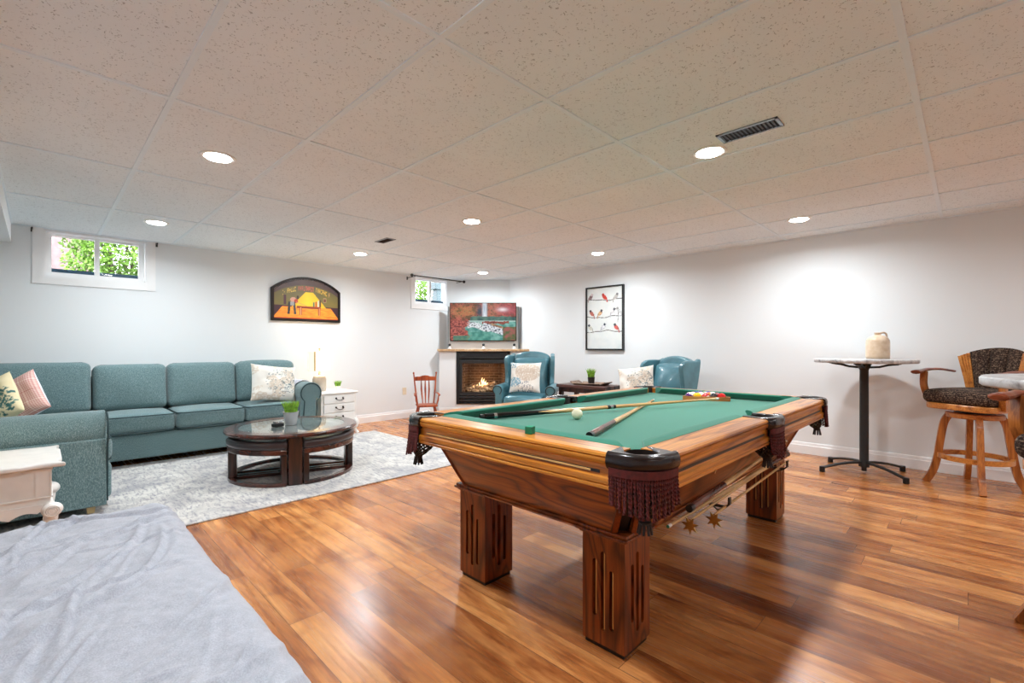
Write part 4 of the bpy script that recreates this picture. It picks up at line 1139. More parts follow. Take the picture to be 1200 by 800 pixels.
# bed with pocket holes
ex, ey = A-.117, B-.117
pc = (A-.086, B-.086); pr = .054
dx_ = math.sqrt(pr**2-(ex-pc[0])**2)
def corner_pts(sx, sy):
    a0 = math.degrees(math.atan2(-dx_, ex-pc[0])); a1 = math.degrees(math.atan2(ey-pc[1], -dx_))
    ps = [(pc[0]+pr*cos(R(a)), pc[1]+pr*sin(R(a))) for a in [a0+(-(360-((a1-a0) % 360)))*k/12 for k in range(13)]]
    return [(sx*x, sy*y) for x, y in ps]
scy = B-.062; sr = .06
sdx = math.sqrt(sr**2-(scy-ey)**2)
sa0 = math.degrees(math.atan2(ey-scy, sdx)); 
def side_pts(sy):
    ps = [(sr*cos(R(a)), scy+sr*sin(R(a))) for a in [sa0+(-180-2*sa0-0)*k/12 for k in range(13)]]
    return [(x, sy*y) for x, y in ps]
outl = corner_pts(1, 1)+side_pts(1)+corner_pts(-1, 1)[::-1]+corner_pts(-1, -1)+side_pts(-1)[::-1]+corner_pts(1, -1)[::-1]
MB().prism(outl, ZB-.022, ZB).build('playing_surface', M['felt'], pt, smooth=0)
MB().bb(-A+.13, A-.13, -B+.13, B-.13, .665, ZB-.024).build('slate', M['black'], pt, smooth=0)
# pockets
def strand(m, p, ln, lean, r_=.0046):
    """twisted two-ply cord with a small knot at the end"""
    n = 44; vs = []; fs = []; sg_ = 6
    for k in range(n+1):
        t_ = k/n; tw = k*.55; big = 1.25 if k > n-4 else 1
        cx_ = p[0]+lean[0]*t_*ln; cy_ = p[1]+lean[1]*t_*ln; z = p[2]-ln*t_
        for q in range(sg_):
            a = 2*pi*q/sg_; u, w_ = r_*big*cos(a), r_*.62*big*sin(a)
            vs.append((cx_+u*cos(tw)-w_*sin(tw), cy_+u*sin(tw)+w_*cos(tw), z))
    for k in range(n):
        for q in range(sg_): fs.append((k*sg_+q, k*sg_+(q+1) % sg_, (k+1)*sg_+(q+1) % sg_, (k+1)*sg_+q))
    fs.append(tuple(n*sg_+q for q in range(sg_)))
    m.add(vs, fs)
def net(m, c, r0, z0, dep, out=(0, 0)):
    prof = [(r0, 0), (r0*.98, .25), (r0*.82, .5), (r0*.55, .75), (r0*.3, .9), (r0*.28, 1)]
    def P(a, q):
        r_, t_ = q; return (c[0]+out[0]*t_*.03+r_*cos(a), c[1]+out[1]*t_*.03+r_*sin(a), z0-dep*t_)
    for k in range(10):
        for s_ in (1, -1):
            m.tube([P(2*pi*k/10+s_*.55*i, q) for i, q in enumerate(prof)], .0042, 5)
    for q in (prof[0], prof[-1]): m.tube([P(2*pi*k/16, q) for k in range(16)], .006, 6, closed=True)
    for k in range(9):
        a = 2*pi*k/9; m.tube([P(a, prof[-1]), (c[0]+out[0]*.03+r0*.42*cos(a), c[1]+out[1]*.03+r0*.42*sin(a), z0-dep-.035)], .0045, 5)
def pocket(kind, sx, sy, seed):
    random.seed(seed); o_ = .006
    if kind == 'corner':
        cr = .108; cx, cy = sx*(A-cr), sy*(B-cr); R0 = cr+o_; ce = CP+.004
        path = [(sx*(A+o_), sy*(B-ce)), (sx*(A+o_), sy*(B-cr))]+[(cx+sx*R0*cos(R(a)), cy+sy*R0*sin(R(a))) for a in range(6, 90, 7)]+[(sx*(A-cr), sy*(B+o_)), (sx*(A-ce), sy*(B+o_))]
        hc = (sx*pc[0], sy*pc[1])
        inner = [(hc[0]+sx*(pr-.003)*cos(R(a)), hc[1]+sy*(pr-.003)*sin(R(a))) for a in range(158, -69, -12)]
        poly = path+[(sx*(A-CP-.022), sy*(B-.03)), (sx*(A-CP-.032), sy*(B-.117))]+inner+[(sx*(A-.117), sy*(B-CP-.032)), (sx*(A-.03), sy*(B-CP-.022))]
        out = (sx, sy)
    else:
        path = [(-.085, sy*(B-.02)), (-.085, sy*(B+.004))]+[(.085*-cos(R(a)), sy*(B+.012+.012*sin(R(a)))) for a in range(15, 170, 15)]+[(.085, sy*(B+.004)), (.085, sy*(B-.02))]
        hc = (0, sy*scy)
        inner = [((sr-.003)*cos(R(a)), sy*(scy+(sr-.003)*sin(R(a)))) for a in range(-38, 220, 16)]
        poly = path+[(.082, sy*(B-.122)), (.056, sy*(B-.122))]+inner+[(-.056, sy*(B-.122)), (-.082, sy*(B-.122))]
        out = (0, sy)
    pin = Vector((hc[0], hc[1], 0)); tp = []
    for (x, y) in path:
        v_ = Vector((x, y, 0)); tp.append((x-out[0]*.010, y-out[1]*.010, .7545))
    rm = MB().prism(poly, .745, .7795).build('pocket', M['pocket'], pt, smooth=50, bevel=.006, bseg=3)
    MB().tube(tp, 1, 16, sq=(.017, .0285)).build('leather_roll', M['pocket'], rm, smooth=80)
    m = MB(); fpath = path[1:-1] if kind == 'side' else path
    m.tube([(x, y, .722) for x, y in fpath], 1, 4, sq=(.005, .012)); m.build('fringe_band', M['fringe'], rm, smooth=0)
    # even samples along the path
    P3 = [Vector((x, y, 0)) for x, y in fpath]; tot = sum((P3[i+1]-P3[i]).length for i in range(len(P3)-1))
    m = MB(); n = int(tot/.0082)
    for k in range(n+1):
        d = tot*k/n; i = 0
        while i < len(P3)-2 and d > (P3[i+1]-P3[i]).length: d -= (P3[i+1]-P3[i]).length; i += 1
        sg_ = (P3[i+1]-P3[i]); q_ = P3[i]+sg_.normalized()*min(d, sg_.length)
        strand(m, (q_.x, q_.y, .712), (.088+.03*sin(pi*k/n))*random.uniform(.93, 1.07), (random.uniform(-.05, .05)+.05*out[0], random.uniform(-.05, .05)+.05*out[1]))
    f = m.build('fringe', M['fringe'], rm, smooth=50, weld=False)
    m = MB(); net(m, hc, .052, .655, .085, out); m.build('net', M['netleather'], rm, weld=False)
    MB().lathe([(pr-.0065, .774), (pr-.006, .65)], (hc[0], hc[1], 0), 20, cap=False).lathe([(.001, .66), (pr-.008, .66)], (hc[0], hc[1], 0), 20, cap=False).build('pocket_liner', M['netleather'], rm, weld=False)
for i, (sx, sy) in enumerate(((-1, -1), (-1, 1), (1, -1), (1, 1))): pocket('corner', sx, sy, 30+i)
pocket('side', 0, -1, 41); pocket('side', 0, 1, 42)
# cabinet
tA, tB, bA, bB, z1, z0 = 1.09, .565, 1.0, .465, .656, .44
def panel(name, pts, nrm, mat):
    n_ = Vector(nrm).normalized()*.02; m = MB(); v8 = [Vector(p) for p in pts]+[Vector(p)-n_ for p in pts]
    m.add(v8, [(0, 1, 2, 3), (7, 6, 5, 4), (0, 4, 5, 1), (1, 5, 6, 2), (2, 6, 7, 3), (3, 7, 4, 0)]); return m.build(name, M[mat], pt, smooth=0)
c_ = .05
for s in (-1, 1):
    panel('cabinet_panel', [(s*tA, -tB+c_, z1), (s*bA, -bB+c_, z0), (s*bA, bB-c_, z0), (s*tA, tB-c_, z1)], (s, 0, -.4), 'cab_y')
    panel('cabinet_panel', [(-tA+c_, s*tB, z1), (-bA+c_, s*bB, z0), (bA-c_, s*bB, z0), (tA-c_, s*tB, z1)], (0, s, -.4), 'cab_x')
    for q in (-1, 1):   # bevelled corner stile between the panels
        m = MB(); P4 = [(s*tA, q*(tB-c_)), (s*(tA-c_), q*tB), (s*(bA-c_), q*bB), (s*bA, q*(bB-c_))]
        i_ = .028
        v8 = [(P4[0][0]-s*i_, P4[0][1]-q*0, z1), (P4[1][0], P4[1][1]-q*i_, z1), (P4[2][0], P4[2][1]-q*i_, z0), (P4[3][0]-s*i_, P4[3][1], z0)]
        v8 += [(x-s*.05, y-q*.05, z) for x, y, z in v8]
        m.add(v8, [(0, 1, 2, 3), (7, 6, 5, 4), (0, 4, 5, 1), (1, 5, 6, 2), (2, 6, 7, 3), (3, 7, 4, 0)]); m.build('corner_stile', M['netleather'], pt, smooth=0)
        for (x0_, y0_, x1_, y1_) in ((s*tA, q*(tB-c_), s*bA, q*(bB-c_)), (s*(tA-c_), q*tB, s*(bA-c_), q*bB)):
            MB().tube([(x0_-s*.008, y0_-q*.008, z1), (x1_-s*.008, y1_-q*.008, z0)], .011, 4, sq=(1, 1)).build('stile_edge', M['leg_z'], pt, smooth=0)
m = MB(); w_ = .02
for s in (-1, 1):
    extr_prof = [(.0, .420), (-.012, .426), (-.016, .434), (-.010, .438), (-.010, .446), (.0, .450), (.03, .450), (.03, .420)]
for s, ax in ((-1, 'x'), (1, 'x'), (-1, 'y'), (1, 'y')):
    hl = (bB-.19) if ax == 'x' else (bA-.19)
    vs = []
    for e in (-hl, hl):
        for d, z in extr_prof:
            vs.append((s*(bA-d), e, z) if ax == 'x' else (e, s*(bB-d), z))
    n = len(extr_prof); mm = MB(); mm.add(vs, [tuple(range(n)), tuple(range(n, 2*n))]+[(i, (i+1) % n, (i+1) % n+n, i+n) for i in range(n)])
    mm.build('bottom_moulding', M['cab_y'] if ax == 'x' else M['cab_x'], pt, smooth=30)
MB().bb(-bA+.02, bA-.02, -bB+.02, bB-.02, .424, .438).build('bottom_board', M['cab_x'], pt, smooth=0)
# fluted legs (slots really cut out)
LW = .18
def fluted():
    b_ = MB().bb(-LW/2, LW/2, -LW/2, LW/2, .018, .418).build('leg', M['leg_z'], None, smooth=0)
    c = MB()
    for q in range(4):
        for dx, za, zb in ((-.036, .115, .325), (0, .07, .36), (.036, .085, .30)):
            pl = rrect(dx-.0095, dx+.0095, za, zb, .0094, 4)
            c.prism(pl, -LW/2-.01, -LW/2+.018, 'y', RZ(90*q))
    co = c.build('cutter', M['leg_z'], None, smooth=0)
    md = b_.modifiers.new('b', 'BOOLEAN'); md.object = co; md.operation = 'DIFFERENCE'; md.solver = 'EXACT'
    bpy.context.view_layer.update()
    me = bpy.data.meshes.new_from_object(b_.evaluated_get(bpy.context.evaluated_depsgraph_get()))
    bpy.data.objects.remove(co); bpy.data.objects.remove(b_)
    me.name = 'leg'; me.materials.clear(); me.materials.append(M['leg_z']); return me
lm = fluted()
lit_sides = MB()  # pale wood strips painting the light on each slot's inner wall
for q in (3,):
    for dx, za, zb in ((-.036, .12, .32), (0, .075, .355), (.036, .09, .295)): lit_sides.bb(dx+.0005, dx+.0090, -LW/2+.006, -LW/2+.0178, za, zb, RZ(90*q))
for sx in (-1, 1):
    for sy in (-1, 1):
        lx, ly = sx*.905, sy*.365
        lo = bpy.data.objects.new('leg', lm); COL.objects.link(lo); lo.parent = pt; lo.location = (lx, ly, 0)
        i0 = lit_sides.build('slot_inlay', M['inlay'], lo, smooth=0, weld=False)
        k = MB().bb(-.105, .105, -.105, .105, .432, .446).bb(-.112, .112, -.112, .112, .424, .434).bb(-.1, .1, -.1, .1, .414, .426)
        k.build('leg_cap', M['leg_z'], lo, smooth=0, bevel=.004, weld=False)
        MB().bb(-.082, .082, -.082, .082, 0, .019).build('foot', M['black'], lo, smooth=0)
# cue brackets on the long side near the bar tables
for bx_ in (-.40, .47):
    m = MB().tube([(bx_, -bB+.01, .435), (bx_, -.52, .43), (bx_, -.585, .43), (bx_, -.60, .445), (bx_, -.60, .475)], 1, 4, sq=(.009, .004))
    m.tube([(bx_, -.525, .43), (bx_, -.55, .41), (bx_, -.585, .43)], .004, 6)
    m.build('cue_bracket', M['blackmetal'], pt, smooth=0)
MB().tube([(-.40, -.562, .655), (-.40, -.54, .565)], .003, 6).build('hanger_rod', M['chrome'], pt)

# cues
def cue(name, label, p0, p1, style, cat='cue', group=None):
    p0, p1 = Vector(p0), Vector(p1); d = p1-p0; Ln = d.length
    o = thing(name, label, cat, tuple(p0), 0, group)
    o.rotation_euler = (0, -math.asin(d.z/Ln), math.atan2(d.y, d.x))
    def seg_(a, b, r0, r1, nm, mat, seg=16):
        MB().tube([(a*Ln, 0, 0), ((a+b)/2*Ln, 0, 0), (b*Ln, 0, 0)], [r0, (r0+r1)/2, r1], seg).build(nm, M[mat], o)
    rr = lambda t_: .0148-.0088*t_
    if style == 'black':
        seg_(0, .012, .0146, .0148, 'bumper', 'black'); seg_(.012, .2, rr(.012), rr(.2), 'butt', 'blackgloss')
        seg_(.2, .985, rr(.2), rr(.985), 'shaft', 'cue_light'); 
        m = MB()
        for k in range(4):
            a = pi/2*k+.4; m.add([(.2*Ln, rr(.2)*1.03*cos(a-.7), rr(.2)*1.03*sin(a-.7)), (.2*Ln, rr(.2)*1.08*cos(a), rr(.2)*1.08*sin(a)), (.2*Ln, rr(.2)*1.03*cos(a+.7), rr(.2)*1.03*sin(a+.7)), (.31*Ln, rr(.31)*1.05*cos(a), rr(.31)*1.05*sin(a))], [(0, 1, 3), (1, 2, 3), (0, 2, 1)])
        m.build('inlay_points', M['blackgloss'], o, smooth=0)
        seg_(.472, .484, rr(.47)+.0012, rr(.484)+.0012, 'collar', 'black'); seg_(.484, .496, rr(.484)+.001, rr(.496)+.001, 'collar', 'chrome'); seg_(.496, .506, rr(.496)+.0012, rr(.506)+.0012, 'collar', 'black')
        seg_(.985, .998, .0062, .006, 'ferrule', 'white'); seg_(.998, 1, .006, .006, 'tip', 'chalk')
        seg_(.045, .055, rr(.05)+.0006, rr(.05)+.0006, 'ring', 'chrome')
    else:
        seg_(0, .02, .0146, .0148, 'bumper', 'black'); seg_(.02, .26, rr(.02), rr(.26), 'butt', 'cue_brown')
        seg_(.26, .985, rr(.26), rr(.985), 'shaft', 'cue_light'); seg_(.985, .998, .0062, .006, 'ferrule', 'white'); seg_(.998, 1, .006, .006, 'tip', 'chalk')
    return o
cue('pool_cue', 'pool cue with a black butt lying on the green cloth, crossing over the other cue', (1.57, 1.77, .7535), (3.08, 1.155, .7755), 'black')
cue('pool_cue', 'pool cue with a brown butt near the front corner pocket, crossing under the black-butted cue', (1.545, 1.085, .7535), (2.97, 1.55, .7455), 'brown')
yb = PY-.56
cue('pool_cue', 'pale pool cue stored on the side bracket closest to the pool table cabinet', (3.20, yb+.03, .4560), (1.62, yb+.030, .448), 'brown')
cue('pool_cue', 'pool cue with a dark bumper slanting up from the side brackets toward the middle pocket', (1.753, yb+.008, .486), (3.2, yb+.036, .535), 'brown')
for k, (x, y, lab) in enumerate(((1.76, yb+.008, 'bridge stick with a brass star-shaped head, the one nearer the big front pocket'), (1.90, yb-.03, 'bridge stick with a brass star-shaped head, the one nearer the middle pocket'))):
    o = thing('bridge_stick', lab, 'bridge stick', (x, y, .434 if k else .44), 1.5)
    m = MB(); pts = []
    for i in range(14):
        a = 2*pi*i/14+.2; r_ = .036 if i % 2 == 0 else .016
        pts.append((r_*cos(a), r_*sin(a)-.02))
    m.prism(pts, -.003, .003, 'x'); m.build('bridge_head', M['brass'], o, smooth=0, bevel=.0012)
    MB().tube([(.0, 0, .0), (1.2, 0, .004)], .0055, 10).build('stick', M['cue_light'], o)

# balls and rack
BR = .0262
def ballmat(name, col, stripe):
    t = NT(name)
    if stripe:
        tc = t.n('ShaderNodeTexCoord'); sp_ = t.n('ShaderNodeSeparateXYZ'); t.l(tc.outputs['Object'], sp_.inputs[0])
        ab = t.n('ShaderNodeMath', operation='ABSOLUTE'); t.l(sp_.outputs[2], ab.inputs[0])
        lt = t.n('ShaderNodeMath', operation='LESS_THAN', i_1=BR*.55); t.l(ab.outputs[0], lt.inputs[0])
        t.set(t.mix(lt.outputs[0], rgb(240, 232, 214), col), .08, 0, .5, Coat_Weight=.5)
    else: t.set(col, .08, 0, .5, Coat_Weight=.5)
    return t.m
bc = {'yellow': rgb(240, 186, 30), 'blue': rgb(30, 60, 150), 'red': rgb(206, 36, 36), 'purple': rgb(84, 44, 110), 'orange': rgb(232, 116, 40), 'green': rgb(20, 110, 66), 'maroon': rgb(120, 30, 34), 'black': rgb(16, 16, 18)}
ua = Vector((.134, -.281, 0)).normalized(); ub = Vector((.281, .134, 0)).normalized()
A0 = Vector((3.152, 1.44, 0)); side = .33
order = [('purple', 1), ('yellow', 0), ('red', 1), ('black', 0), ('red', 0), ('orange', 1), ('yellow', 1), ('orange', 0), ('maroon', 0), ('blue', 0), ('green', 1), ('maroon', 1), ('purple', 0), ('blue', 1), ('green', 0)]
rk = thing('ball_rack', 'wooden triangle rack holding pool balls at the far side of the green cloth', 'ball rack', (A0.x, A0.y, ZB+.0005), math.degrees(math.atan2(ua.y, ua.x)))
hgt = .028; s3 = math.sqrt(3)
def tri(off, n=6, r_=.02):
    # triangle with rounded corners, vertices (0,0),(side,0),(side/2, side*s3/2), shrunk by off
    vs_ = [Vector((off*s3, off)), Vector((side-off*s3, off)), Vector((side/2, side*s3/2-2*off))]
    out = []
    for i in range(3):
        p = vs_[i]; a = (vs_[i-1]-p).normalized(); b = (vs_[(i+1) % 3]-p).normalized()
        p0, p2 = p+a*r_*1.6, p+b*r_*1.6
        for k in range(n+1):
            t_ = k/n; out.append(p0*(1-t_)**2+p*2*t_*(1-t_)+p2*t_*t_)
    return out
o1, o2 = tri(0, r_=.022), tri(.0095, r_=.014); n = len(o1)
vs = [(p.x, p.y, 0) for p in o1]+[(p.x, p.y, hgt) for p in o1]+[(p.x, p.y, 0) for p in o2]+[(p.x, p.y, hgt) for p in o2]; fs = []
for i in range(n):
    j = (i+1) % n; fs += [(i, j, j+n, i+n), (i+2*n, i+3*n, j+3*n, j+2*n), (i+n, j+n, j+3*n, i+3*n), (i, i+2*n, j+2*n, j)]
m = MB(); m.add(vs, fs); m.build('frame', M['rackwood'], rk, smooth=40)
sphere_me = None; idx = 0; random.seed(9)
where = {0: 'left end of the front row in the wooden rack', 1: 'second along the front row of the wooden rack', 2: 'middle of the front row of the wooden rack', 3: 'front row of the wooden rack', 4: 'right end of the front row in the wooden rack'}
for row in range(5):
    for k in range(5-row):
        cnm, stp = order[idx]
        l_ = .0095+BR*s3+BR*row+2*BR*k+.0015; d_ = .0095+BR+BR*s3*row+.0015
        p = A0+ua*(l_)+ub*d_
        if sphere_me is None: 
            b0 = MB().sphere((0, 0, 0), BR, 28, 18).build('pool_ball', M['white'], None, smooth=80); sphere_me = b0.data; bpy.data.objects.remove(b0)
        me = sphere_me.copy(); me.materials.clear(); me.materials.append(ballmat('ball_'+cnm+('_stripe' if stp else ''), bc[cnm], stp))
        o = bpy.data.objects.new('pool_ball', me); COL.objects.link(o); o.location = (p.x, p.y, ZB+BR+.001); o.rotation_euler = (random.uniform(.2, .9), random.uniform(-.6, .6), random.uniform(0, 6))
        tag(o, ('white and %s striped' % cnm if stp else 'solid %s' % cnm)+' pool ball, '+(where[k] if row == 0 else 'behind the front row of the wooden rack' if row == 1 else 'toward the far tip of the wooden rack'), 'pool ball', 'pool balls in the rack')
        idx += 1
cb_ = MB().sphere((0, 0, 0), .0286, 32, 20).build('cue_ball', plain('ivory_ball', rgb(236, 230, 200), .1, var=.01, Coat_Weight=.5), None, smooth=80)
cb_.location = (1.93, 1.43, ZB+.0287); tag(cb_, 'ivory white cue ball alone on the green cloth beside the crossed cues', 'pool ball')
ck = thing('chalk_cube', 'small green cube of cue chalk on the front wooden rail of the pool table', 'chalk', (1.325, 1.205, ZR+.0003), 12)
MB().bb(-.0145, .0145, -.0145, .0145, 0, .027).build('paper_wrap', M['chalk'], ck, smooth=0, bevel=.001)
MB().bb(-.013, .013, -.013, .013, .0271, .0285).build('chalk_face', plain('chalk_top', rgb(40, 150, 116), .9), ck, smooth=0)

# ------------------------------------------------------------------ wing chairs, low table
def wing_chair(label, loc, rz):
    o = thing('wing_chair', label, 'armchair', loc, rz, 'blue leather wing chairs')
    le = 'leather'
    MB().softbox((0, -.02, .27), (.60, .62, .17), r=.03).build('seat_base', M[le], o, smooth=60)
    MB().softbox((0, -.10, .425), (.54, .56, .14), r=.05, crown=(0, .01, .02)).build('seat_cushion', M[le], o, smooth=60)
    # back: arched panel, tilted
    n_ = 14; w = .285
    top = [(w*cos(R(a)), .60+.0+.10*sin(R(a))**1.0) for a in range(0, 181, 12)]
    poly = [(-w, 0), (w, 0)]+[(w*(1-.02*1), .56)]+[(x*.93, z) for x, z in top]+[(-w*.98, .56)]
    Mb = T(0, .20, .40) @ RX(-11)
    MB().prism(poly, -.02, .10, 'y', Mb).build('backrest', M[le], o, smooth=50, bevel=.035, bseg=4)
    MB().softbox((0, -.03, .30), (.50, .10, .56), r=.045, crown=(0, .05, .02), M=Mb).build('back_pad', M[le], o, smooth=60)
    for s in (-1, 1):
        wp = [(.02, .12), (-.12, .14), (-.17, .20), (-.155, .30), (-.20, .42), (-.235, .52), (-.20, .585), (-.12, .62), (.02, .645), (.10, .64), (.10, .12)]
        sm_ = [Vector((y, z)) for y, z in wp]
        MB().prism([tuple(p) for p in spline([(p.x, p.y, 0) for p in sm_], 4)] and [(q.x, q.y) for q in spline([(p.x, p.y, 0) for p in sm_], 4)], -.03, .03, 'x', Mb @ T(s*.30, 0, 0) @ RZ(s*8)).build('wing', M[le], o, smooth=50, bevel=.022, bseg=3)
        prof = [(-.05, .19), (.05, .19), (.05, .52)]+[(.018+.068*cos(R(a)), .572+.068*sin(R(a))) for a in range(-35, 216, 16)]+[(-.05, .52)]
        if s < 0: prof = [(-x, z) for x, z in prof][::-1]
        a_ = MB().prism(prof, -.34, .24, 'y', T(s*.335, 0, 0)).build('arm', M[le], o, smooth=50, bevel=.012, bseg=3)
        pp = [(s*(.335+.018+.058*cos(R(a))), -.345, .572+.058*sin(R(a))) for a in range(-60, 241, 20)]
        MB().tube(pp, .005, 6).build('nail_trim', M['bronze'], a_)
        for y in (-.27, .24):
            MB().tube([(s*.27, y, .19), (s*.275, y*1.03, .09), (s*.28, y*1.1, 0)], [.026, .02, .015], 8).build('leg', M['espresso'], o)
    return o
wing_chair('blue leather wing chair facing the room beside the fireplace', (4.60, 4.22, 0), -58).scale = (.97,)*3
wing_chair('blue leather wing chair seen from its side, nearest the marble bar table', (4.86, 2.52, 0), -110).scale = (.93,)*3
tpillow('cream throw pillow with a blue coral print on the wing chair beside the fireplace', coral, (4.455, 4.135, .712), -56, 17, .41, .41, .13)
tpillow('cream and pale blue throw pillow on the wing chair beneath the right wall', coast, (4.66, 2.64, .70), -72, 22, .40, .40, .13, roll_=-8)

lt = thing('low_table', 'dark plank-topped low table between the two blue wing chairs', 'low table', (4.90, 3.44, 0), 0)
m = MB()
for k in range(4): m.bb(-.21+.105*k+.002, -.21+.105*(k+1)-.002, -.37, .37, .595, .635)
m.build('tabletop', M['walnut'], lt, smooth=0, bevel=.005, weld=False)
for sx in (-1, 1):
    for sy in (-1, 1): MB().bb(sx*.165-.025, sx*.165+.025, sy*.32-.025, sy*.32+.025, 0, .595).build('leg', M['espresso'], lt, smooth=0, bevel=.004)
MB().bb(-.15, .15, -.335, -.305, .54, .594).bb(-.15, .15, .305, .335, .54, .594).bb(-.18, -.15, -.30, .30, .54, .594).bb(.15, .18, -.30, .30, .54, .594).build('apron', M['espresso'], lt, smooth=0, weld=False)
tr = thing('serving_tray', 'worn wooden tray with sloping ends on the low dark table', 'tray', (4.88, 3.40, .6355), 8)
MB().box((0, 0, .006), (.22, .36, .012)).build('base', M['tray'], tr, smooth=0, bevel=.003)
for s in (-1, 1):
    MB().box((0, 0, 0), (.24, .07, .012), T(0, s*.205, .022) @ RX(s*28)).build('handle', M['tray'], tr, smooth=0, bevel=.003)
    MB().box((0, 0, 0), (.035, .36, .010), T(s*.118, 0, .015) @ RY(-s*30)).build('rim', M['tray'], tr, smooth=0, bevel=.003)
grass_pot('potted_grass', 'green grass plant in a black pot on the wooden tray', (4.87, 3.39, .6355+.0125), 'black', .045, .085, .115, 110, 13, .6)

# ------------------------------------------------------------------ small rocking chair
rc = thing('rocking_chair', 'small red-brown spindle-back rocking chair against the wall beside the fireplace', 'rocking chair', (4.03, 5.74, 0), -45+16)
ch = 'cherry'
MB().softbox((0, 0, .25), (.30, .28, .028), r=.012, n=4).build('seat', M[ch], rc, smooth=60)
for s in (-1, 1):
    MB().tube([(s*.12, .115, .255), (s*.145, .16, .45), (s*.168, .21, .70)], [.011, .012, .010], 10).sphere((s*.17, .214, .715), .014, 10, 8, sc=(1, 1, 1.3)).build('back_post', M[ch], rc)
    MB().tube(spline([(s*.135, .15, .42), (s*.165, .02, .425), (s*.175, -.11, .41), (s*.17, -.13, .40)], 5), 1, 8, sq=(.016, .008)).build('armrest', M[ch], rc)
    MB().tube([(s*.14, -.09, .262), (s*.158, -.095, .33), (s*.168, -.10, .405)], [.008, .012, .007], 8).build('arm_post', M[ch], rc)
    for y in (-.10, .10):
        MB().tube([(s*.115, y, .24), (s*.135, y*1.1, .14), (s*.145, y*1.25, .035)], [.010, .014, .009], 8).build('leg', M[ch], rc)
    MB().tube(spline([(s*.148, -.24, .052), (s*.148, -.12, .018), (s*.148, .02, .009), (s*.148, .16, .02), (s*.148, .29, .06)], 6), 1, 4, sq=(.009, .009)).build('rocker', M[ch], rc, smooth=40)
MB().prism([(-.155, .60), (.155, .60), (.162, .655), (.13, .662), (.08, .662), (.04, .678), (0, .682), (-.04, .678), (-.08, .662), (-.13, .662), (-.162, .655)], -.008, .008, 'y', T(0, .193, 0)).build('crest_rail', M[ch], rc, smooth=0, bevel=.003)
for k in range(3):
    x = (k-1)*.058; MB().tube([(x*.75, .118, .262), (x*.85, .145, .36), (x, .172, .47), (x, .19, .605)], [.006, .011, .014, .007], 8).build('spindle', M[ch], rc)
MB().tube([(-.14, -.11, .12), (.14, -.11, .12)], .008, 8).tube([(-.14, .115, .12), (.14, .115, .12)], .008, 8).build('stretcher', M[ch], rc)

# ------------------------------------------------------------------ bar tables
def bar_table(label, loc, zt, angs, th=.036, tr=.458):
    o = thing('bar_table', label, 'bar table', loc, 0, 'round bar tables')
    MB().lathe([(tr-.028, zt-th), (tr-.006, zt-th), (tr, zt-th+.006), (tr, zt-.006), (tr-.006, zt), (.001, zt)], seg=64, cap=True).build('tabletop', M['marble'], o, smooth=50)
    MB().lathe([(.040, .05), (.040, .08), (.034, .10), (.034, .5), (.033, zt-.10), (.05, zt-.06), (.055, zt-.045)], seg=28).build('column', M['blackmetal'], o)
    m = MB()
    for k in range(4):
        Mx = RZ(angs[0]+90*k-45); m.tube([(.04, 0, zt-.075), (.11, 0, zt-.07), (.17, 0, zt-th-.018), (.24, 0, zt-th-.008)], 1, 4, sq=(.018, .009), M=Mx)
        m.box((.225, 0, zt-th-.006), (.06, .05, .012), Mx)
    m.build('top_bracket', M['blackmetal'], o, smooth=0, weld=False)
    for a in angs:
        Mx = RZ(a)
        f = MB().tube(spline([(.0, 0, .085), (.10, 0, .085), (.22, 0, .070), (.33, 0, .045), (.37, 0, .034)], 5), 1, 8, sq=(.020, .011), M=Mx).build('foot_arm', M['blackmetal'], o)
        MB().lathe([(.018, 0), (.022, .004), (.022, .034), (.02, .05)], (.362, 0, 0), 14, M=Mx).build('glide', M['black'], f)
    MB().lathe([(.02, .012), (.02, .06)], seg=14).build('hub', M['black'], o)
    return o
bar_table('tall round marble-topped bar table with a black four-foot base and a stoneware jug on it', (5.135, .665, 0), 1.005, (132, 53, -42, -124), .034, .375)
bar_table('round marble-topped bar table with a bare top, in front of the bar stools', (2.41, -.40, 0), 1.005, (145, 20, -68, -150), .034, .375)
jg_s = .88
jg = thing('stoneware_jug', 'beige stoneware jug with a small loop handle on the marble bar table', 'jug', (5.19, .575, 1.0055), 0)
jg.scale = (jg_s,)*3
MB().lathe([(.088, 0), (.096, .006), (.098, .03), (.098, .165), (.095, .185), (.084, .207), (.065, .224), (.045, .233), (.027, .238), (.024, .250), (.031, .257), (.029, .263), (.018, .263), (.016, .235)], seg=40).build('body', M['crock'], jg, smooth=60)
MB().tube(spline([(.022, 0, .252), (.06, 0, .264), (.090, 0, .250), (.098, 0, .22), (.088, 0, .19)], 6), .0085, 8, M=RZ(-40)).build('handle', M['crock'], jg)

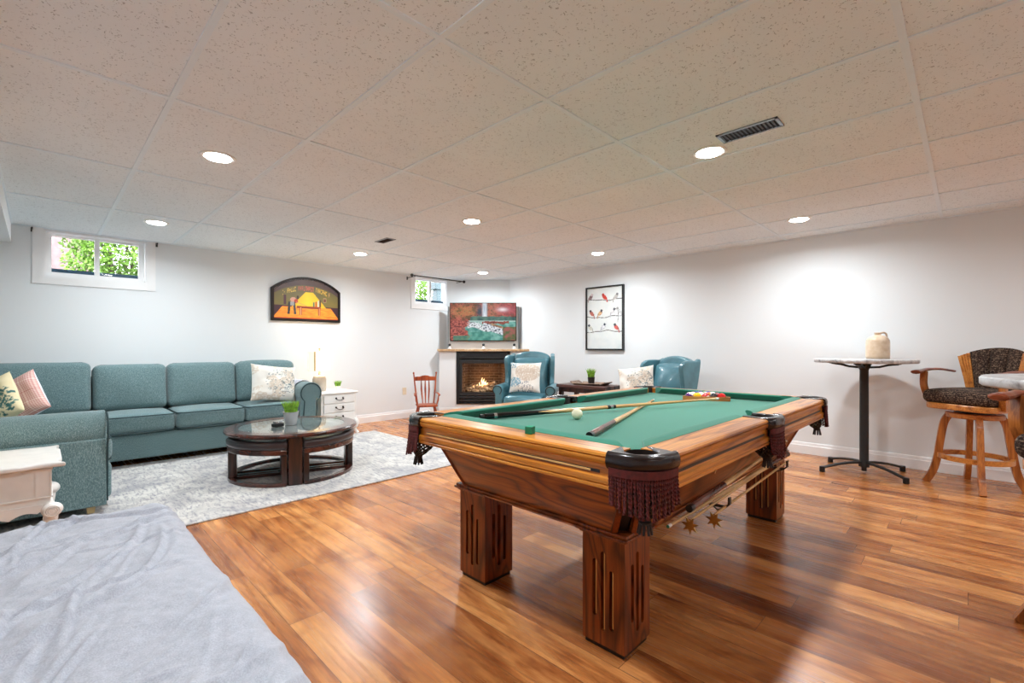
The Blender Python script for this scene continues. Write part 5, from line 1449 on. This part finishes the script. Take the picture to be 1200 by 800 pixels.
# ------------------------------------------------------------------ bar stools
def bar_stool(label, loc, rz, leg_rot):
    o = thing('bar_stool', label, 'bar stool', loc, rz, 'swivel bar stools')
    sp_ = rrect(-.232, .232, -.235, .235, .10, 6)
    MB().prism(sp_, .615, .662).build('seat_frame', M['stool_y'], o, smooth=40, bevel=.008)
    MB().softbox((0, 0, .712), (.464, .47, .105), r=.045, crown=(0, 0, .022)).build('seat', M['tapestry'], o, smooth=60)
    MB().lathe([(.12, .588), (.12, .616)], seg=24).build('swivel', M['black'], o)
    MB().lathe([(.165, .548), (.172, .553), (.172, .583), (.165, .588)], seg=32).build('leg_plate', M['stool_y'], o)
    for k in range(4):
        Mx = RZ(leg_rot+90*k)
        MB().tube(spline([(.145, 0, .57), (.178, 0, .50), (.200, 0, .36), (.218, 0, .22), (.245, 0, .10), (.292, 0, .0)], 5), 1, 4, sq=(.019, .024), M=Mx).build('leg', M['stool_z'], o, smooth=40)
    m = MB(); n = 48; vs = []; fs = []
    for i in range(n):
        a = 2*pi*i/n
        for r_, z in ((.196, .215), (.224, .215), (.224, .252), (.196, .252)): vs.append((r_*cos(a), r_*sin(a), z))
    for i in range(n):
        j = (i+1) % n
        for q in range(4): fs.append((i*4+q, i*4+(q+1) % 4, j*4+(q+1) % 4, j*4+q))
    m.add(vs, fs); m.build('foot_ring', M['stool_y'], o, smooth=40)
    # back: fan shaped, wrapped around the seat
    def bk(u, v, off=0):   # u -1..1 across, v 0..1 up
        half = R(35+13*v)*u; r_ = .285+.035*v+off
        return (r_*sin(half), -.055+r_*cos(half)+.03*v,   .675+.435*v-.075*v*u*u)
    m = MB(); nu, nv = 36, 14
    for sg_, off in ((1, .018), (-1, -.018)):
        vs = []; fs = []
        for j in range(nv+1):
            for i in range(nu+1):
                u = (-1+2*i/nu); v = j/nv
                ch_ = abs(sin((u+1)*1.5*pi/1.0*1.0)) # three channels
                edge = min(1, (1-abs(u))*12, (v)*9+.1, (1-v)*9+.1)
                vs.append(bk(u*.70, v*.985, off*(.35+.65*edge**.5)*(.15+.85*ch_**.35) if sg_ < 0 else off*edge**.5))
        for j in range(nv):
            for i in range(nu):
                f = (j*(nu+1)+i, j*(nu+1)+i+1, (j+1)*(nu+1)+i+1, (j+1)*(nu+1)+i); fs.append(f if sg_ < 0 else f[::-1])
        b0 = len(m.v); m.add(vs, fs)
    # close the rim
    N = (nu+1)*(nv+1); rim = [i for i in range(nu+1)]+[j*(nu+1)+nu for j in range(1, nv+1)]+[nv*(nu+1)+i for i in range(nu-1, -1, -1)]+[j*(nu+1) for j in range(nv-1, 0, -1)]
    for q in range(len(rim)): a_, b_ = rim[q], rim[(q+1) % len(rim)]; m.f.append((a_, b_, b_+N, a_+N))
    m.build('back_cushion', M['tapestry'], o, smooth=60)
    for s in (-1, 1):
        for k in range(4):
            ub, ut = .735+.042*k, .735+.066*k
            MB().tube([bk(s*ub, .02), bk(s*(ub+ut)*.5, .5), bk(s*ut, .97)], 1, 4, sq=(.0056, .012)).build('back_slat', M['stool_y'], o, smooth=0)
        MB().tube([bk(s*(.735+.21*q/6), .955) for q in range(7)], 1, 4, sq=(.006, .006)).build('slat_cap', M['stool_y'], o, smooth=0)
        tip = [(s*.235, .155, .905), (s*.265, .05, .922), (s*.278, -.07, .922), (s*.275, -.19, .905), (s*.27, -.235, .90)]
        MB().tube(spline(tip, 5), [.7]*5+[.75]*5+[.9]*5+[1.25]*5+[.8], 10, sq=(.030, .014)).build('armrest', M['stool_arm'], o)
        MB().tube(spline([(s*.236, -.10, .64), (s*.252, -.13, .72), (s*.262, -.15, .80), (s*.272, -.13, .905)], 5), 1, 4, sq=(.014, .021)).build('arm_post', M['stool_z'], o, smooth=40)
    return o
bar_stool('oak swivel bar stool with a dark woven seat and arms, standing against the right wall', (5.195, -.03, 0), -121, 8.6+121)
bar_stool('oak swivel bar stool pulled up to the bare marble bar table', (2.80, -.44, 0), -128, 43)

# ------------------------------------------------------------------ camera, world, sun
cd = bpy.data.cameras.new('camera'); cam = bpy.data.objects.new('camera', cd); COL.objects.link(cam)
cd.sensor_fit = 'HORIZONTAL'; cd.sensor_width = 36; cd.lens = 36*545/1200; cd.shift_y = 6.8/1200; cd.clip_start = .02
cam.location = (0, 0, 1.107); cam.rotation_euler = (R(90), 0, -.794)
SC.camera = cam
wd = bpy.data.worlds.new('world'); SC.world = wd; wd.use_nodes = True
bg = wd.node_tree.nodes['Background']; bg.inputs[0].default_value = (.86, .93, 1, 1); bg.inputs[1].default_value = 13
sl = bpy.data.lights.new('sun', 'SUN'); sl.energy = 6; sl.angle = R(3); so = bpy.data.objects.new('sun', sl); COL.objects.link(so)
so.rotation_euler = (R(38), 0, R(-12))
vs_ = SC.view_settings; vs_.view_transform = 'Standard'; vs_.look = 'None'; vs_.exposure = .08; vs_.gamma = 1; vs_.use_curve_mapping = False
SC.cycles.use_denoising = True; SC.cycles.max_bounces = 8; SC.cycles.diffuse_bounces = 6; SC.cycles.caustics_reflective = False; SC.cycles.caustics_refractive = False
SC.cycles.sample_clamp_indirect = 6
